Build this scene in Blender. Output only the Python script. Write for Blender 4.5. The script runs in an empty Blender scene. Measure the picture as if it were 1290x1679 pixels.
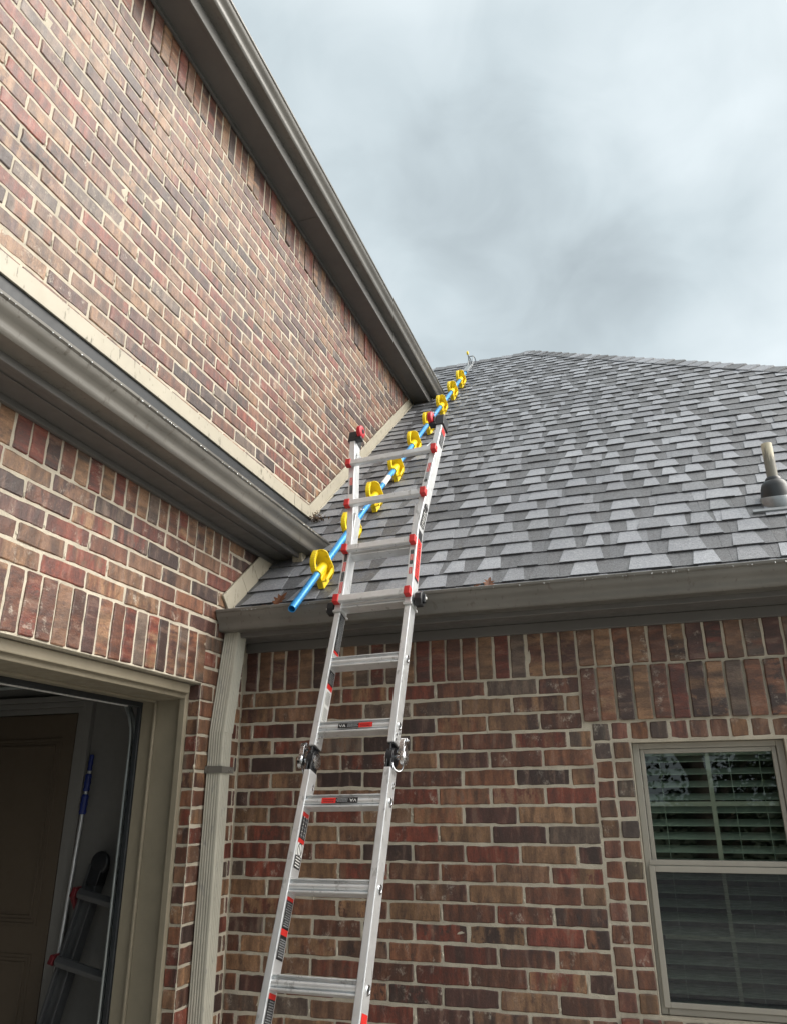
import bpy, math, random
from mathutils import Vector as V, noise as MN
random.seed(11)
C = bpy.context.scene.collection
scn = bpy.context.scene
HZ = 1.65                                   # eye height; the z values below are relative to it
R = math.radians

# ------------------------------------------------------------------ camera
cam_d = bpy.data.cameras.new("camera"); cam = bpy.data.objects.new("camera", cam_d); C.objects.link(cam)
FPX, W, H = 1251.68, 1290.0, 1679.0
YAW, PIT, ROL = R(-18.2866), R(20.8442), R(-0.3292)
cf = V((math.sin(YAW)*math.cos(PIT), math.cos(YAW)*math.cos(PIT), math.sin(PIT)))
r0 = V((math.cos(YAW), -math.sin(YAW), 0)); u0 = r0.cross(cf)
cr = r0*math.cos(ROL) + u0*math.sin(ROL); cu = -r0*math.sin(ROL) + u0*math.cos(ROL)
from mathutils import Matrix
M = Matrix(((cr.x, cu.x, -cf.x, 0), (cr.y, cu.y, -cf.y, 0), (cr.z, cu.z, -cf.z, HZ), (0, 0, 0, 1)))
cam.matrix_world = M
cam_d.sensor_fit = 'VERTICAL'; cam_d.sensor_height = 24.0; cam_d.lens = 24.0*FPX/H
cam_d.clip_start = 0.05; cam_d.clip_end = 2000
scn.camera = cam

# ------------------------------------------------------------------ light
SUN_EL, SUN_AZ = 48, 74                    # azimuth measured from +Y towards +X
wd = bpy.data.worlds.new("World"); scn.world = wd; wd.use_nodes = True
nt = wd.node_tree; nt.nodes.clear()
def N(t, **k):
    n = nt.nodes.new(t)
    for a, b in k.items(): setattr(n, a, b)
    return n
def L(a, b): nt.links.new(a, b)
def MATH(op, a, b=None, clamp=False):
    n = N('ShaderNodeMath', operation=op); n.use_clamp = clamp
    for i, q in enumerate((a, b)):
        if q is None: continue
        if isinstance(q, (int, float)): n.inputs[i].default_value = q
        else: L(q, n.inputs[i])
    return n.outputs[0]
out = N('ShaderNodeOutputWorld'); bg = N('ShaderNodeBackground'); L(bg.outputs[0], out.inputs[0])
sky = N('ShaderNodeTexSky', sky_type='NISHITA'); sky.sun_disc = False
sky.sun_elevation = R(SUN_EL); sky.sun_rotation = R(SUN_AZ); sky.air_density = 1.2; sky.dust_density = 4.0
tc = N('ShaderNodeTexCoord'); sep = N('ShaderNodeSeparateXYZ'); L(tc.outputs['Generated'], sep.inputs[0])
mp = N('ShaderNodeMapping'); mp.inputs['Scale'].default_value = (1.0, 1.0, 1.5); mp.inputs['Location'].default_value = (0.31, 0.4, 0.13)
L(tc.outputs['Generated'], mp.inputs[0])
n1 = N('ShaderNodeTexNoise'); n1.inputs['Scale'].default_value = 2.6; n1.inputs['Detail'].default_value = 2.5; n1.inputs['Roughness'].default_value = .45; n1.inputs['Distortion'].default_value = .2
n2 = N('ShaderNodeTexNoise'); n2.inputs['Scale'].default_value = 7.5; n2.inputs['Detail'].default_value = 6; n2.inputs['Roughness'].default_value = .5; n2.inputs['Distortion'].default_value = .5
L(mp.outputs[0], n1.inputs['Vector']); L(mp.outputs[0], n2.inputs['Vector'])
n3 = N('ShaderNodeTexNoise'); n3.inputs['Scale'].default_value = 3.4; n3.inputs['Detail'].default_value = 5; n3.inputs['Roughness'].default_value = .5; L(tc.outputs['Generated'], n3.inputs['Vector'])
wv = N('ShaderNodeVectorMath', operation='MULTIPLY_ADD'); L(n3.outputs['Color'], wv.inputs[0]); wv.inputs[1].default_value = (.34, .34, .34)
wo = N('ShaderNodeVectorMath', operation='SUBTRACT'); L(tc.outputs['Generated'], wo.inputs[0]); wo.inputs[1].default_value = (.17, .17, .17); L(wo.outputs[0], wv.inputs[2])
wn = N('ShaderNodeVectorMath', operation='NORMALIZE'); L(wv.outputs[0], wn.inputs[0])
def blob(d, p, src=None):                    # a broad patch of cloud or added brightness round one direction of the sky, its edge broken by noise
    d = V(d).normalized()
    dp = N('ShaderNodeVectorMath', operation='DOT_PRODUCT'); L((src or tc.outputs['Generated']), dp.inputs[0]); dp.inputs[1].default_value = d
    return MATH('POWER', MATH('MAXIMUM', dp.outputs['Value'], 0.0), p)
WP = wn.outputs[0]
dark1 = blob((-.085, .785, .613), 55, WP)    # heavy grey cloud over the roof
dark2 = blob((.16, .64, .75), 90, WP)
bright1 = blob((.066, .71, .70), 260, WP)
bright2 = blob((.19, .78, .60), 130, WP)
bright3 = blob((-.22, .80, .55), 120, WP)
t = MATH('ADD', MATH('MULTIPLY', n1.outputs['Fac'], 1.0), MATH('MULTIPLY', n2.outputs['Fac'], .62)); t = MATH('SUBTRACT', t, .11)
t = MATH('SUBTRACT', t, MATH('MULTIPLY', dark1, .40))
t = MATH('SUBTRACT', t, MATH('MULTIPLY', dark2, .16))
t = MATH('ADD', t, MATH('MULTIPLY', bright1, .30)); t = MATH('ADD', t, MATH('MULTIPLY', bright2, .22)); t = MATH('ADD', t, MATH('MULTIPLY', bright3, .12))
ramp = N('ShaderNodeValToRGB'); e = ramp.color_ramp.elements
e[0].position = .0; e[0].color = (.248, .288, .312, 1)
e[1].position = 1.0; e[1].color = (.60, .662, .69, 1)
k = e.new(.5); k.color = (.437, .501, .530, 1)
L(t, ramp.inputs[0])
zen = MATH('MULTIPLY', MATH('SUBTRACT', sep.outputs['Z'], .80, True), 4.0)     # overcast sky: brightest overhead
boost = MATH('ADD', MATH('MULTIPLY', zen, 1.0), MATH('ADD', MATH('MULTIPLY', blob((.92, .02, .48), 8), 8.5), MATH('MULTIPLY', blob((.58, .45, .68), 60), 9.0)))
wm = N('ShaderNodeVectorMath', operation='SCALE'); wm.inputs[0].default_value = (.55, .515, .47); L(boost, wm.inputs['Scale'])     # bright sky patches added out of view to light the left walls and roof
sc1 = N('ShaderNodeVectorMath', operation='ADD'); L(ramp.outputs[0], sc1.inputs[0]); L(wm.outputs[0], sc1.inputs[1])
sc2 = N('ShaderNodeVectorMath', operation='SCALE'); L(sky.outputs[0], sc2.inputs[0]); sc2.inputs['Scale'].default_value = .004
ad = N('ShaderNodeVectorMath', operation='ADD'); L(sc1.outputs[0], ad.inputs[0]); L(sc2.outputs[0], ad.inputs[1])
sc3 = N('ShaderNodeVectorMath', operation='SCALE'); L(ad.outputs[0], sc3.inputs[0]); sc3.inputs['Scale'].default_value = 10.0
L(sc3.outputs[0], bg.inputs[0]); bg.inputs[1].default_value = .1
sl = bpy.data.lights.new("sun", 'SUN'); sl.energy = 1.5; sl.angle = R(40); sl.color = (1, .945, .87)
so = bpy.data.objects.new("sun", sl); C.objects.link(so)
sd = V((math.sin(R(SUN_AZ))*math.cos(R(SUN_EL)), math.cos(R(SUN_AZ))*math.cos(R(SUN_EL)), math.sin(R(SUN_EL))))
so.rotation_euler = (-sd).to_track_quat('-Z', 'Y').to_euler(); so.location = (6, -2, 14)
vs = scn.view_settings; vs.view_transform = 'Standard'; vs.look = 'None'; vs.gamma = 1; vs.exposure = 0.5; vs.use_curve_mapping = False
scn.cycles.max_bounces = 8; scn.cycles.use_denoising = True

# ------------------------------------------------------------------ materials
class NT:
    """small helper round one material's node tree"""
    def __init__(s, name):
        s.m = bpy.data.materials.new(name); s.m.use_nodes = True; s.t = s.m.node_tree
        s.b = s.t.nodes['Principled BSDF']
    def n(s, t, **k):
        q = s.t.nodes.new(t)
        for a, b in k.items(): setattr(q, a, b)
        return q
    def l(s, a, b): s.t.links.new(a, b)
    def noise(s, scale, detail=3, rough=.5, vec=None, stretch=None):
        q = s.n('ShaderNodeTexNoise'); q.inputs['Scale'].default_value = scale; q.inputs['Detail'].default_value = detail; q.inputs['Roughness'].default_value = rough
        if vec is None: vec = s.n('ShaderNodeTexCoord').outputs['Object']
        if stretch:
            mp = s.n('ShaderNodeMapping'); mp.inputs['Scale'].default_value = stretch; s.l(vec, mp.inputs[0]); vec = mp.outputs[0]
        s.l(vec, q.inputs['Vector']); return q.outputs['Fac']
    def ramp(s, fac, a, b, ca=(0, 0, 0, 1), cb=(1, 1, 1, 1)):
        q = s.n('ShaderNodeValToRGB'); e = q.color_ramp.elements
        e[0].position = a; e[0].color = ca; e[1].position = b; e[1].color = cb
        s.l(fac, q.inputs[0]); return q.outputs[0]
    def mix(s, fac, a, b, mode='MIX'):
        q = s.n('ShaderNodeMix', data_type='RGBA', blend_type=mode)
        for i, x in ((0, fac), (6, a), (7, b)):
            if isinstance(x, (int, float)): q.inputs[i].default_value = x
            elif isinstance(x, tuple): q.inputs[i].default_value = x if len(x) == 4 else x+(1,)
            else: s.l(x, q.inputs[i])
        return q.outputs[2]
    def bump(s, h, strength=.3, dist=.002):
        q = s.n('ShaderNodeBump'); q.inputs['Strength'].default_value = strength; q.inputs['Distance'].default_value = dist
        s.l(h, q.inputs['Height']); s.l(q.outputs[0], s.b.inputs['Normal'])
    def set(s, **k):
        for a, x in k.items():
            i = s.b.inputs[{'col': 'Base Color', 'rough': 'Roughness', 'metal': 'Metallic', 'spec': 'Specular IOR Level', 'coat': 'Coat Weight'}[a]]
            if isinstance(x, (int, float)): i.default_value = x
            elif isinstance(x, tuple): i.default_value = x if len(x) == 4 else x+(1,)
            else: s.l(x, i)

def paint(name, col, rough=.45, metal=0, var=.18, scale=6, spec=.5, dirt=None, bump=.05):
    q = NT(name)
    f = q.ramp(q.noise(scale, 5, .6), .3, .75)
    dk = tuple(c*(1-var) for c in col); lt = tuple(min(1, c*(1+var*.6)) for c in col)
    c = q.mix(f, dk, lt)
    if dirt:
        g = q.ramp(q.noise(38, 4, .6, stretch=(1, 1, .35)), .60, .68)
        c = q.mix(g, c, dirt)
    q.set(col=c, metal=metal, spec=spec)
    rr = q.ramp(q.noise(scale*3, 4, .6), .3, .7, (rough*.8,)*3+(1,), (min(1, rough*1.25),)*3+(1,)); q.set(rough=rr)
    if bump: q.bump(q.noise(scale*25, 3), bump, .001)
    return q.m

MAT = {}
# brick: two colours per brick come with the mesh, the drag marks and lime bloom from noise in the brick's own coordinates
q = NT('brick')
a1 = q.n('ShaderNodeAttribute', attribute_name='tone_a').outputs['Color']; a2 = q.n('ShaderNodeAttribute', attribute_name='tone_b').outputs['Color']
uv = q.n('ShaderNodeUVMap', uv_map='face_map').outputs[0]
st = q.noise(1, 4, .55, uv, (26, 5, 1)); pa = q.noise(1, 2, .5, uv, (13, 2.0, 1)); fine = q.noise(1, 5, .7, uv, (160, 90, 1)); blo = q.noise(1, 5, .65, uv, (24, 18, 1))
mo = q.noise(1, 6, .72, uv, (30, 16, 1)); c = q.mix(q.ramp(pa, .46, .56), a1, a2); c = q.mix(q.ramp(mo, .50, .60), c, q.mix(.45, a2, (.085, .050, .044))); c = q.mix(q.ramp(mo, .34, .44, (1, 1, 1, 1), (0, 0, 0, 1)), c, q.mix(.45, a1, (.30, .185, .125)))
c = q.mix(q.ramp(st, .42, .60), c, q.mix(.55, c, (.038, .024, .022), 'MIX'))
c = q.mix(q.ramp(st, .34, .44, (1, 1, 1, 1), (0, 0, 0, 1)), c, q.mix(.40, c, (.30, .20, .15)))
c = q.mix(q.ramp(fine, .35, .75), q.mix(1, c, (.62, .60, .60), 'MULTIPLY'), c)
bl = q.n('ShaderNodeMath', operation='MULTIPLY'); q.l(q.ramp(blo, .55, .70), bl.inputs[0]); q.l(q.ramp(fine, .40, .60), bl.inputs[1])
bg_ = q.n('ShaderNodeMath', operation='MULTIPLY'); q.l(bl.outputs[0], bg_.inputs[0]); q.l(q.ramp(q.noise(1, 1, .5, uv, (.9, .9, 1)), .50, .60), bg_.inputs[1])
c = q.mix(bg_.outputs[0], c, (.46, .41, .34))
c = q.mix(q.ramp(q.noise(1, 5, .7, uv, (55, 45, 1)), .27, .33, (1, 1, 1, 1), (0, 0, 0, 1)), c, (.035, .026, .024))
q.set(col=c, rough=q.ramp(blo, .3, .7, (.34, .34, .34, 1), (.54, .54, .54, 1)), spec=.62)
hm = q.n('ShaderNodeMath', operation='ADD'); q.l(fine, hm.inputs[0]); q.l(st, hm.inputs[1]); q.bump(hm.outputs[0], .55, .004)
MAT['brick'] = q.m
q = NT('mortar'); c = q.mix(q.ramp(q.noise(9, 5, .6), .35, .7), (.40, .36, .29), (.55, .50, .405)); c = q.mix(q.ramp(q.noise(120, 4, .7), .55, .75), c, (.36, .32, .26))
q.set(col=c, rough=.85, spec=.3); q.bump(q.noise(130, 4, .7), .8, .004); MAT['mortar'] = q.m
q = NT('shingle'); a1 = q.n('ShaderNodeAttribute', attribute_name='tone_a').outputs['Color']
g = q.noise(190, 3, .8); g2 = q.noise(2.2, 4, .6)
c = q.mix(q.ramp(g, .34, .68), q.mix(1, a1, (.5, .5, .5), 'MULTIPLY'), q.mix(.30, a1, (.55, .56, .58)))
g3 = q.noise(75, 4, .75); c = q.mix(q.ramp(g3, .36, .66), q.mix(1, c, (.70, .71, .73), 'MULTIPLY'), q.mix(.10, c, (.5, .52, .56))); c = q.mix(q.ramp(g2, .35, .7), q.mix(1, c, (.78, .78, .80), 'MULTIPLY'), c)
q.set(col=c, rough=q.ramp(q.noise(7, 4, .6), .3, .7, (.40, .40, .40, 1), (.58, .58, .58, 1)), spec=.5); q.bump(g, .7, .003); MAT['shingle'] = q.m
MAT['gutter'] = paint('gutter_paint', (.150, .142, .126), .36, spec=.55, var=.24, scale=3, dirt=(.10, .09, .076))
MAT['eave'] = paint('eave_paint', (.120, .116, .110), .5, var=.12, scale=4)
MAT['trim'] = paint('flashing_paint', (.40, .365, .29), .45, var=.10, dirt=(.17, .155, .12), scale=5)
MAT['downspout'] = paint('downspout_paint', (.42, .40, .335), .42, var=.1, dirt=(.30, .295, .26))
MAT['wood'] = paint('jamb_paint', (.235, .205, .15), .5, var=.14)
MAT['window_frame'] = paint('window_frame_paint', (.31, .29, .25), .42, var=.1)
MAT['alu'] = paint('ladder_aluminium', (.74, .755, .765), .38, metal=.62, var=.10, scale=16, dirt=(.5, .51, .51))
MAT['alu_dull'] = paint('dull_aluminium', (.60, .61, .61), .5, metal=.7, var=.12, scale=20)
MAT['chrome'] = paint('hinge_steel', (.62, .63, .65), .25, metal=1, var=.2, scale=30)
MAT['red'] = paint('red_plastic', (.50, .022, .022), .4, var=.15, scale=20)
MAT['shaded_red'] = paint('shaded_red_plastic', (.11, .010, .014), .5, var=.2, scale=20)  # cap red with the garage's shade put into the colour
MAT['wheel'] = paint('red_rubber', (.52, .02, .035), .45, var=.12, scale=20)
MAT['black'] = paint('black_plastic', (.018, .019, .022), .4, var=.3, scale=20)
MAT['label_black'] = paint('black_label', (.016, .016, .018), .35, var=.2, bump=0)
MAT['label_red'] = paint('red_label', (.62, .03, .025), .35, var=.1, bump=0)
MAT['label_white'] = paint('white_label', (.72, .72, .70), .4, var=.06, bump=0)
MAT['label_grey'] = paint('grey_print', (.30, .31, .32), .4, var=.1, bump=0)
MAT['yellow'] = paint('yellow_plastic', (.95, .69, .015), .38, var=.16, scale=14, dirt=(.60, .36, .02))
MAT['blue'] = paint('blue_anodised', (.025, .29, .68), .30, metal=.25, var=.25, scale=12, dirt=(.02, .16, .40))
MAT['rubber'] = paint('black_rubber', (.022, .025, .028), .42, var=.3)
MAT['lead'] = paint('grey_metal_flashing', (.30, .315, .325), .35, metal=.5, var=.3, scale=14)
q = NT('vent_pipe_paint'); z = q.n('ShaderNodeSeparateXYZ'); q.l(q.n('ShaderNodeTexCoord').outputs['Object'], z.inputs[0])
w = q.n('ShaderNodeMath', operation='MULTIPLY_ADD'); q.l(q.noise(1, 5, .65, stretch=(45, 45, 7)), w.inputs[0]); w.inputs[1].default_value = .34; q.l(z.outputs['Z'], w.inputs[2])
q.set(col=q.mix(q.ramp(w.outputs[0], .40, .44), (.21, .20, .165), (.56, .51, .38)), rough=.5); MAT['vent'] = q.m
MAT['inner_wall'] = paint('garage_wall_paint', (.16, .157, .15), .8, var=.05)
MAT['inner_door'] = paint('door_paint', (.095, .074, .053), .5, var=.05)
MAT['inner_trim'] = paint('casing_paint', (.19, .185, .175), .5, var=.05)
MAT['galv'] = paint('galvanised_track', (.55, .60, .60), .35, metal=.8, var=.2)
MAT['blue_grip'] = paint('blue_grip', (.012, .025, .15), .5, var=.15)
MAT['grey_fibre'] = paint('dark_stepladder_rail', (.11, .115, .12), .4, metal=.5, var=.2)
MAT['slat'] = paint('blind_slat', (.30, .325, .29), .5, var=.05, bump=0)
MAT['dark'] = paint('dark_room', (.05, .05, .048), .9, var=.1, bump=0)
q = NT('leaf_brown'); q.set(col=q.mix(q.ramp(q.noise(40, 3), .35, .7), (.10, .036, .016), (.22, .085, .036)), rough=.6); MAT['leaf_brown'] = q.m
q = NT('debris'); q.set(col=q.mix(q.ramp(q.noise(60, 3), .35, .7), (.07, .05, .035), (.27, .19, .13)), rough=.8); MAT['debris'] = q.m
q = NT('tree_leaf'); rnd = q.n('ShaderNodeNewGeometry').outputs['Random Per Island']; q.set(col=q.ramp(rnd, 0, 1, (.025, .042, .016, 1), (.065, .095, .036, 1)), rough=.5); MAT['tree_leaf'] = q.m
q = NT('bark'); q.set(col=q.mix(q.ramp(q.noise(9, 5, .6, stretch=(1, 1, .2)), .35, .7), (.06, .045, .035), (.16, .13, .10)), rough=.9); MAT['bark'] = q.m
q = NT('concrete'); q.set(col=q.mix(q.ramp(q.noise(2, 6, .65), .3, .7), (.30, .29, .27), (.42, .41, .385)), rough=.7); q.bump(q.noise(60, 4), .3); MAT['concrete'] = q.m
q = NT('lawn'); q.set(col=q.mix(q.ramp(q.noise(4, 6, .7), .3, .7), (.022, .036, .012), (.055, .068, .028)), rough=.9); q.bump(q.noise(50, 5), .8, .03); MAT['lawn'] = q.m
# clear pane: see-through with a mirror share that grows towards grazing
q = NT('glass'); q.t.nodes.remove(q.b); o = q.t.nodes['Material Output']
tr = q.n('ShaderNodeBsdfTransparent'); tr.inputs[0].default_value = (.66, .76, .70, 1); gl = q.n('ShaderNodeBsdfGlossy'); gl.inputs['Roughness'].default_value = .01; gl.inputs[0].default_value = (.9, .95, .93, 1)
fr = q.n('ShaderNodeLayerWeight'); fr.inputs[0].default_value = .5; mm = q.n('ShaderNodeMath', operation='MULTIPLY_ADD'); q.l(fr.outputs['Facing'], mm.inputs[0]); mm.inputs[1].default_value = .5; mm.inputs[2].default_value = .06
ms = q.n('ShaderNodeMixShader'); q.l(mm.outputs[0], ms.inputs[0]); q.l(tr.outputs[0], ms.inputs[1]); q.l(gl.outputs[0], ms.inputs[2]); q.l(ms.outputs[0], o.inputs[0]); MAT['glass'] = q.m
q = NT('insect_screen'); o = q.t.nodes['Material Output']; q.set(col=(.022, .024, .030), rough=.6)
tr = q.n('ShaderNodeBsdfTransparent'); ms = q.n('ShaderNodeMixShader')
q.l(q.ramp(q.noise(1, 4, .7, stretch=(14, 1, 330)), .35, .65, (.26, .26, .26, 1), (.62, .62, .62, 1)), ms.inputs[0]); q.l(tr.outputs[0], ms.inputs[1]); q.l(q.b.outputs[0], ms.inputs[2]); q.l(ms.outputs[0], o.inputs[0]); MAT['screen'] = q.m

# ------------------------------------------------------------------ mesh builder
class MB:
    def __init__(s): s.v = []; s.f = []; s.m = []; s.ca = []; s.cb = []; s.uv = []
    def add(s, vs, fs, mi=0, ca=None, cb=None, uv=None):
        o = len(s.v); s.v += [tuple(x) for x in vs]; k0_ = len(s.f)
        for g in fs:
            s.f.append([o+i for i in g]); s.m.append(mi); s.ca.append(ca[len(s.f)-1-k0_] if isinstance(ca, list) else ca); s.cb.append(cb); s.uv.append([uv[i] for i in g] if uv else None)
        return s
    def box(s, x0, x1, y0, y1, z0, z1, mi=0):
        x0, x1 = min(x0, x1), max(x0, x1); y0, y1 = min(y0, y1), max(y0, y1); z0, z1 = min(z0, z1), max(z0, z1)
        return s.add([(x, y, z) for x in (x0, x1) for y in (y0, y1) for z in (z0, z1)], [(0, 1, 3, 2), (4, 6, 7, 5), (0, 4, 5, 1), (2, 3, 7, 6), (0, 2, 6, 4), (1, 5, 7, 3)], mi)
    def fbox(s, F, a0, a1, b0, b1, c0, c1, mi=0):     # box in a frame F(a,b,c)->point (right-handed)
        return s.add([F(a, b, c) for a in (a0, a1) for b in (b0, b1) for c in (c0, c1)], [(0, 1, 3, 2), (4, 6, 7, 5), (0, 4, 5, 1), (2, 3, 7, 6), (0, 2, 6, 4), (1, 5, 7, 3)], mi)
    def hexa(s, p, mi=0):                             # p: 4 bottom pts ccw, 4 top pts
        return s.add(p, [(3, 2, 1, 0), (4, 5, 6, 7), (0, 1, 5, 4), (1, 2, 6, 5), (2, 3, 7, 6), (3, 0, 4, 7)], mi)
    def ext(s, prof, O, A, B, D, mi=0):               # closed profile (a,b) swept along D
        n = len(prof); O = V(O); A = V(A); B = V(B); D = V(D)
        ps = [O+A*a+B*b for a, b in prof]
        fs = [(i, (i+1) % n, n+(i+1) % n, n+i) for i in range(n)]
        fs.append(tuple(range(n-1, -1, -1))); fs.append(tuple(range(n, 2*n)))
        return s.add(ps+[q+D for q in ps], fs, mi)
    def tube(s, pts, r, n=12, mi=0, closed=False, cap=True):
        pts = [V(p) for p in pts]; k = len(pts); vs = []
        rs = r if isinstance(r, (list, tuple)) else [r]*k
        up = None
        for i, p in enumerate(pts):
            if closed: d = pts[(i+1) % k]-pts[i-1]
            else: d = pts[min(i+1, k-1)]-pts[max(i-1, 0)]
            d.normalize()
            if up is None: up = d.orthogonal().normalized()
            up = (up-d*up.dot(d)).normalized(); w = d.cross(up)
            for j in range(n):
                t = 2*math.pi*j/n; vs.append(p+(up*math.cos(t)+w*math.sin(t))*rs[i])
        fs = []
        for i in range(k if closed else k-1):
            for j in range(n):
                a = i*n+j; b = i*n+(j+1) % n; i2 = (i+1) % k
                fs.append((a, b, i2*n+(j+1) % n, i2*n+j))
        if cap and not closed: fs += [tuple(range(n-1, -1, -1)), tuple((k-1)*n+j for j in range(n))]
        return s.add(vs, fs, mi)
    def lathe(s, prof, O, ax, n=24, mi=0):            # prof: (radius, height)
        O = V(O); ax = V(ax).normalized(); u = ax.orthogonal().normalized(); w = ax.cross(u); vs = []
        for r, h in prof:
            for j in range(n):
                t = 2*math.pi*j/n; vs.append(O+ax*h+(u*math.cos(t)+w*math.sin(t))*r)
        k = len(prof); fs = [(i*n+j, i*n+(j+1) % n, (i+1)*n+(j+1) % n, (i+1)*n+j) for i in range(k-1) for j in range(n)]
        fs += [tuple(range(n-1, -1, -1)), tuple((k-1)*n+j for j in range(n))]
        return s.add(vs, fs, mi)
    def build(s, name, mats, parent=None, bevel=0, smooth=None, seg=2):
        if not isinstance(mats, (list, tuple)): mats = [mats]
        if parent is None:
            xs = [p[0] for p in s.v]; ys = [p[1] for p in s.v]; zs = [p[2] for p in s.v]
            org = V(((min(xs)+max(xs))/2, (min(ys)+max(ys))/2, min(zs)+HZ))
        else: org = V(parent['_org'])
        me = bpy.data.meshes.new(name)
        me.from_pydata([(p[0]-org.x, p[1]-org.y, p[2]+HZ-org.z) for p in s.v], [], s.f)
        for mt in mats: me.materials.append(MAT[mt] if isinstance(mt, str) else mt)
        me.polygons.foreach_set('material_index', s.m)
        for nm, src in (('tone_a', s.ca), ('tone_b', s.cb)):
            if any(x is not None for x in src):
                at = me.attributes.new(nm, 'FLOAT_COLOR', 'FACE'); buf = []
                for x in src: buf += (list(x)+[1.0]) if x else [.3, .3, .3, 1]
                at.data.foreach_set('color', buf)
        if any(x is not None for x in s.uv):
            ul = me.uv_layers.new(name='face_map'); buf = []
            for g, x in zip(s.f, s.uv):
                for i in range(len(g)): buf += list(x[i]) if x else [0, 0]
            ul.data.foreach_set('uv', buf)
        me.validate(); me.update()
        o = bpy.data.objects.new(name, me); C.objects.link(o)
        o['_org'] = tuple(org)
        if parent is None: o.location = org
        else: o.parent = parent
        if smooth: me.shade_smooth(); 
        if smooth: me.set_sharp_from_angle(angle=R(smooth))
        if bevel:
            b = o.modifiers.new('bevel', 'BEVEL'); b.width = bevel; b.segments = seg; b.limit_method = 'ANGLE'; b.angle_limit = R(40); b.harden_normals = False
        return o
def thing(name, label, cat, loc, group=None):
    o = bpy.data.objects.new(name, None); C.objects.link(o); o.empty_display_size = .1
    o.location = (loc[0], loc[1], loc[2]+HZ); o['_org'] = tuple(o.location); tag(o, label, cat, group); return o
def tag(o, label=None, cat=None, group=None, kind=None):
    for k, x in (('label', label), ('category', cat), ('group', group), ('kind', kind)):
        if x: o[k] = x
    return o

# ------------------------------------------------------------------ the ground
XL, D = -2.082, 3.70                          # planes of the left and the back brick wall
GZ = -HZ
tag(MB().add([(-300, -300, GZ-.02), (300, -300, GZ-.02), (300, 300, GZ-.02), (-300, 300, GZ-.02)], [(0, 1, 2, 3)]).build('ground', 'lawn'), kind='structure')
tag(MB().box(XL+.02, 5.5, -6, D-.02, GZ-.12, GZ).build('patio', 'concrete'), kind='structure')
tag(MB().box(-8.2, XL-.03, -2.6, 3.67, GZ-.12, GZ+.01).build('garage_floor', 'concrete'), kind='structure')

# ------------------------------------------------------------------ brickwork
CH = .08098; BL = .2492; J = .0118; Z0 = .551      # course height, brick pitch, joint, datum bed joint
PAL = [((.36, .225, .125), 4.2), ((.25, .070, .045), 3.6), ((.20, .088, .055), 4), ((.125, .060, .050), 2.8), ((.072, .047, .042), 2.3), ((.19, .155, .125), 1.0), ((.30, .14, .078), 2.6), ((.28, .165, .10), 3.6)]
PC = [c for c, w in PAL for _ in range(int(w*10))]
def tone():
    c = random.choice(PC); k = random.uniform(.8, 1.2); return (c[0]*k*.96, c[1]*k*.865, c[2]*k*.82)
def brick(mb, F, a0, a1, b0, b1, proud=0.0, rot=False, orange=False):
    """one brick in frame F(a,b,c): worn outline, rounded arris, slightly uneven face"""
    jb = random.uniform(-.0018, .0018); a0 += J/2; a1 -= J/2; b0 += J/2+jb; b1 -= J/2-jb-random.uniform(-.0012, .0012)
    if a1-a0 < .012: return
    la, lb = a1-a0, b1-b0
    na = max(2, int(la/.03)); nb = max(2, int(lb/.03)); sd = V((random.random()*50, random.random()*50, 0))
    tilt = random.uniform(-.0018, .0018); pr = proud+random.uniform(-.0018, .0022)
    va, vb = [], []
    e = .0045
    A = [0, e]+[e+(la-2*e)*i/na for i in range(1, na)]+[la-e, la]; B = [0, e]+[e+(lb-2*e)*i/nb for i in range(1, nb)]+[lb-e, lb]
    nA, nB = len(A), len(B); vs = []; uvs = []; ou, ov = random.random()*40, random.random()*40
    for i, a in enumerate(A):
        for j, b in enumerate(B):
            edge = i in (0, nA-1) or j in (0, nB-1)
            n = MN.noise_vector(V((a*28, b*28, 0))+sd); n2 = MN.noise(V((a*70, b*70, 3))+sd)
            da = n.x*.0042 if (i in (0, 1, nA-2, nA-1)) else 0; db = n.y*.0036 if (j in (0, 1, nB-2, nB-1)) else 0
            if (i in (0, nA-1)) and (j in (0, nB-1)):
                da += .0015*(1 if i == 0 else -1); db += .0015*(1 if j == 0 else -1)
            c = pr+tilt*(a/la-.5)*2+n2*.0012-(.0026+.003*abs(n.z) if edge else 0)
            vs.append(F(a0+a+da, b0+b+db, c)); uvs.append((b+ou, a+ov) if rot else (a+ou, b+ov))
    fs = [(i*nB+j, (i+1)*nB+j, (i+1)*nB+j+1, i*nB+j+1) for i in range(nA-1) for j in range(nB-1)]
    ring = [i*nB for i in range(nA)]+[(nA-1)*nB+j for j in range(1, nB)]+[i*nB+nB-1 for i in range(nA-2, -1, -1)]+[j for j in range(nB-2, 0, -1)]
    k = len(vs); m = len(ring)
    for idx in ring:
        i, j = divmod(idx, nB); vs.append(F(a0+A[i], b0+B[j], pr-.03)); uvs.append(uvs[idx])
    fs += [(ring[(t+1) % m], ring[t], k+t, k+(t+1) % m) for t in range(m)]
    if orange: c1 = tuple(x*random.uniform(.85, 1.15) for x in random.choice([(.25, .115, .062), (.23, .095, .052), (.21, .11, .06), (.11, .085, .065), (.26, .13, .068), (.24, .10, .055)])); c2 = tuple(x*.9 for x in c1)
    else:
        kk = random.uniform(.7, 1.3); c1 = tone(); c2 = tone() if random.random() < .55 else tuple(x*kk for x in c1)
    mb.add(vs, fs, 0, c1, c2, uvs)
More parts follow.
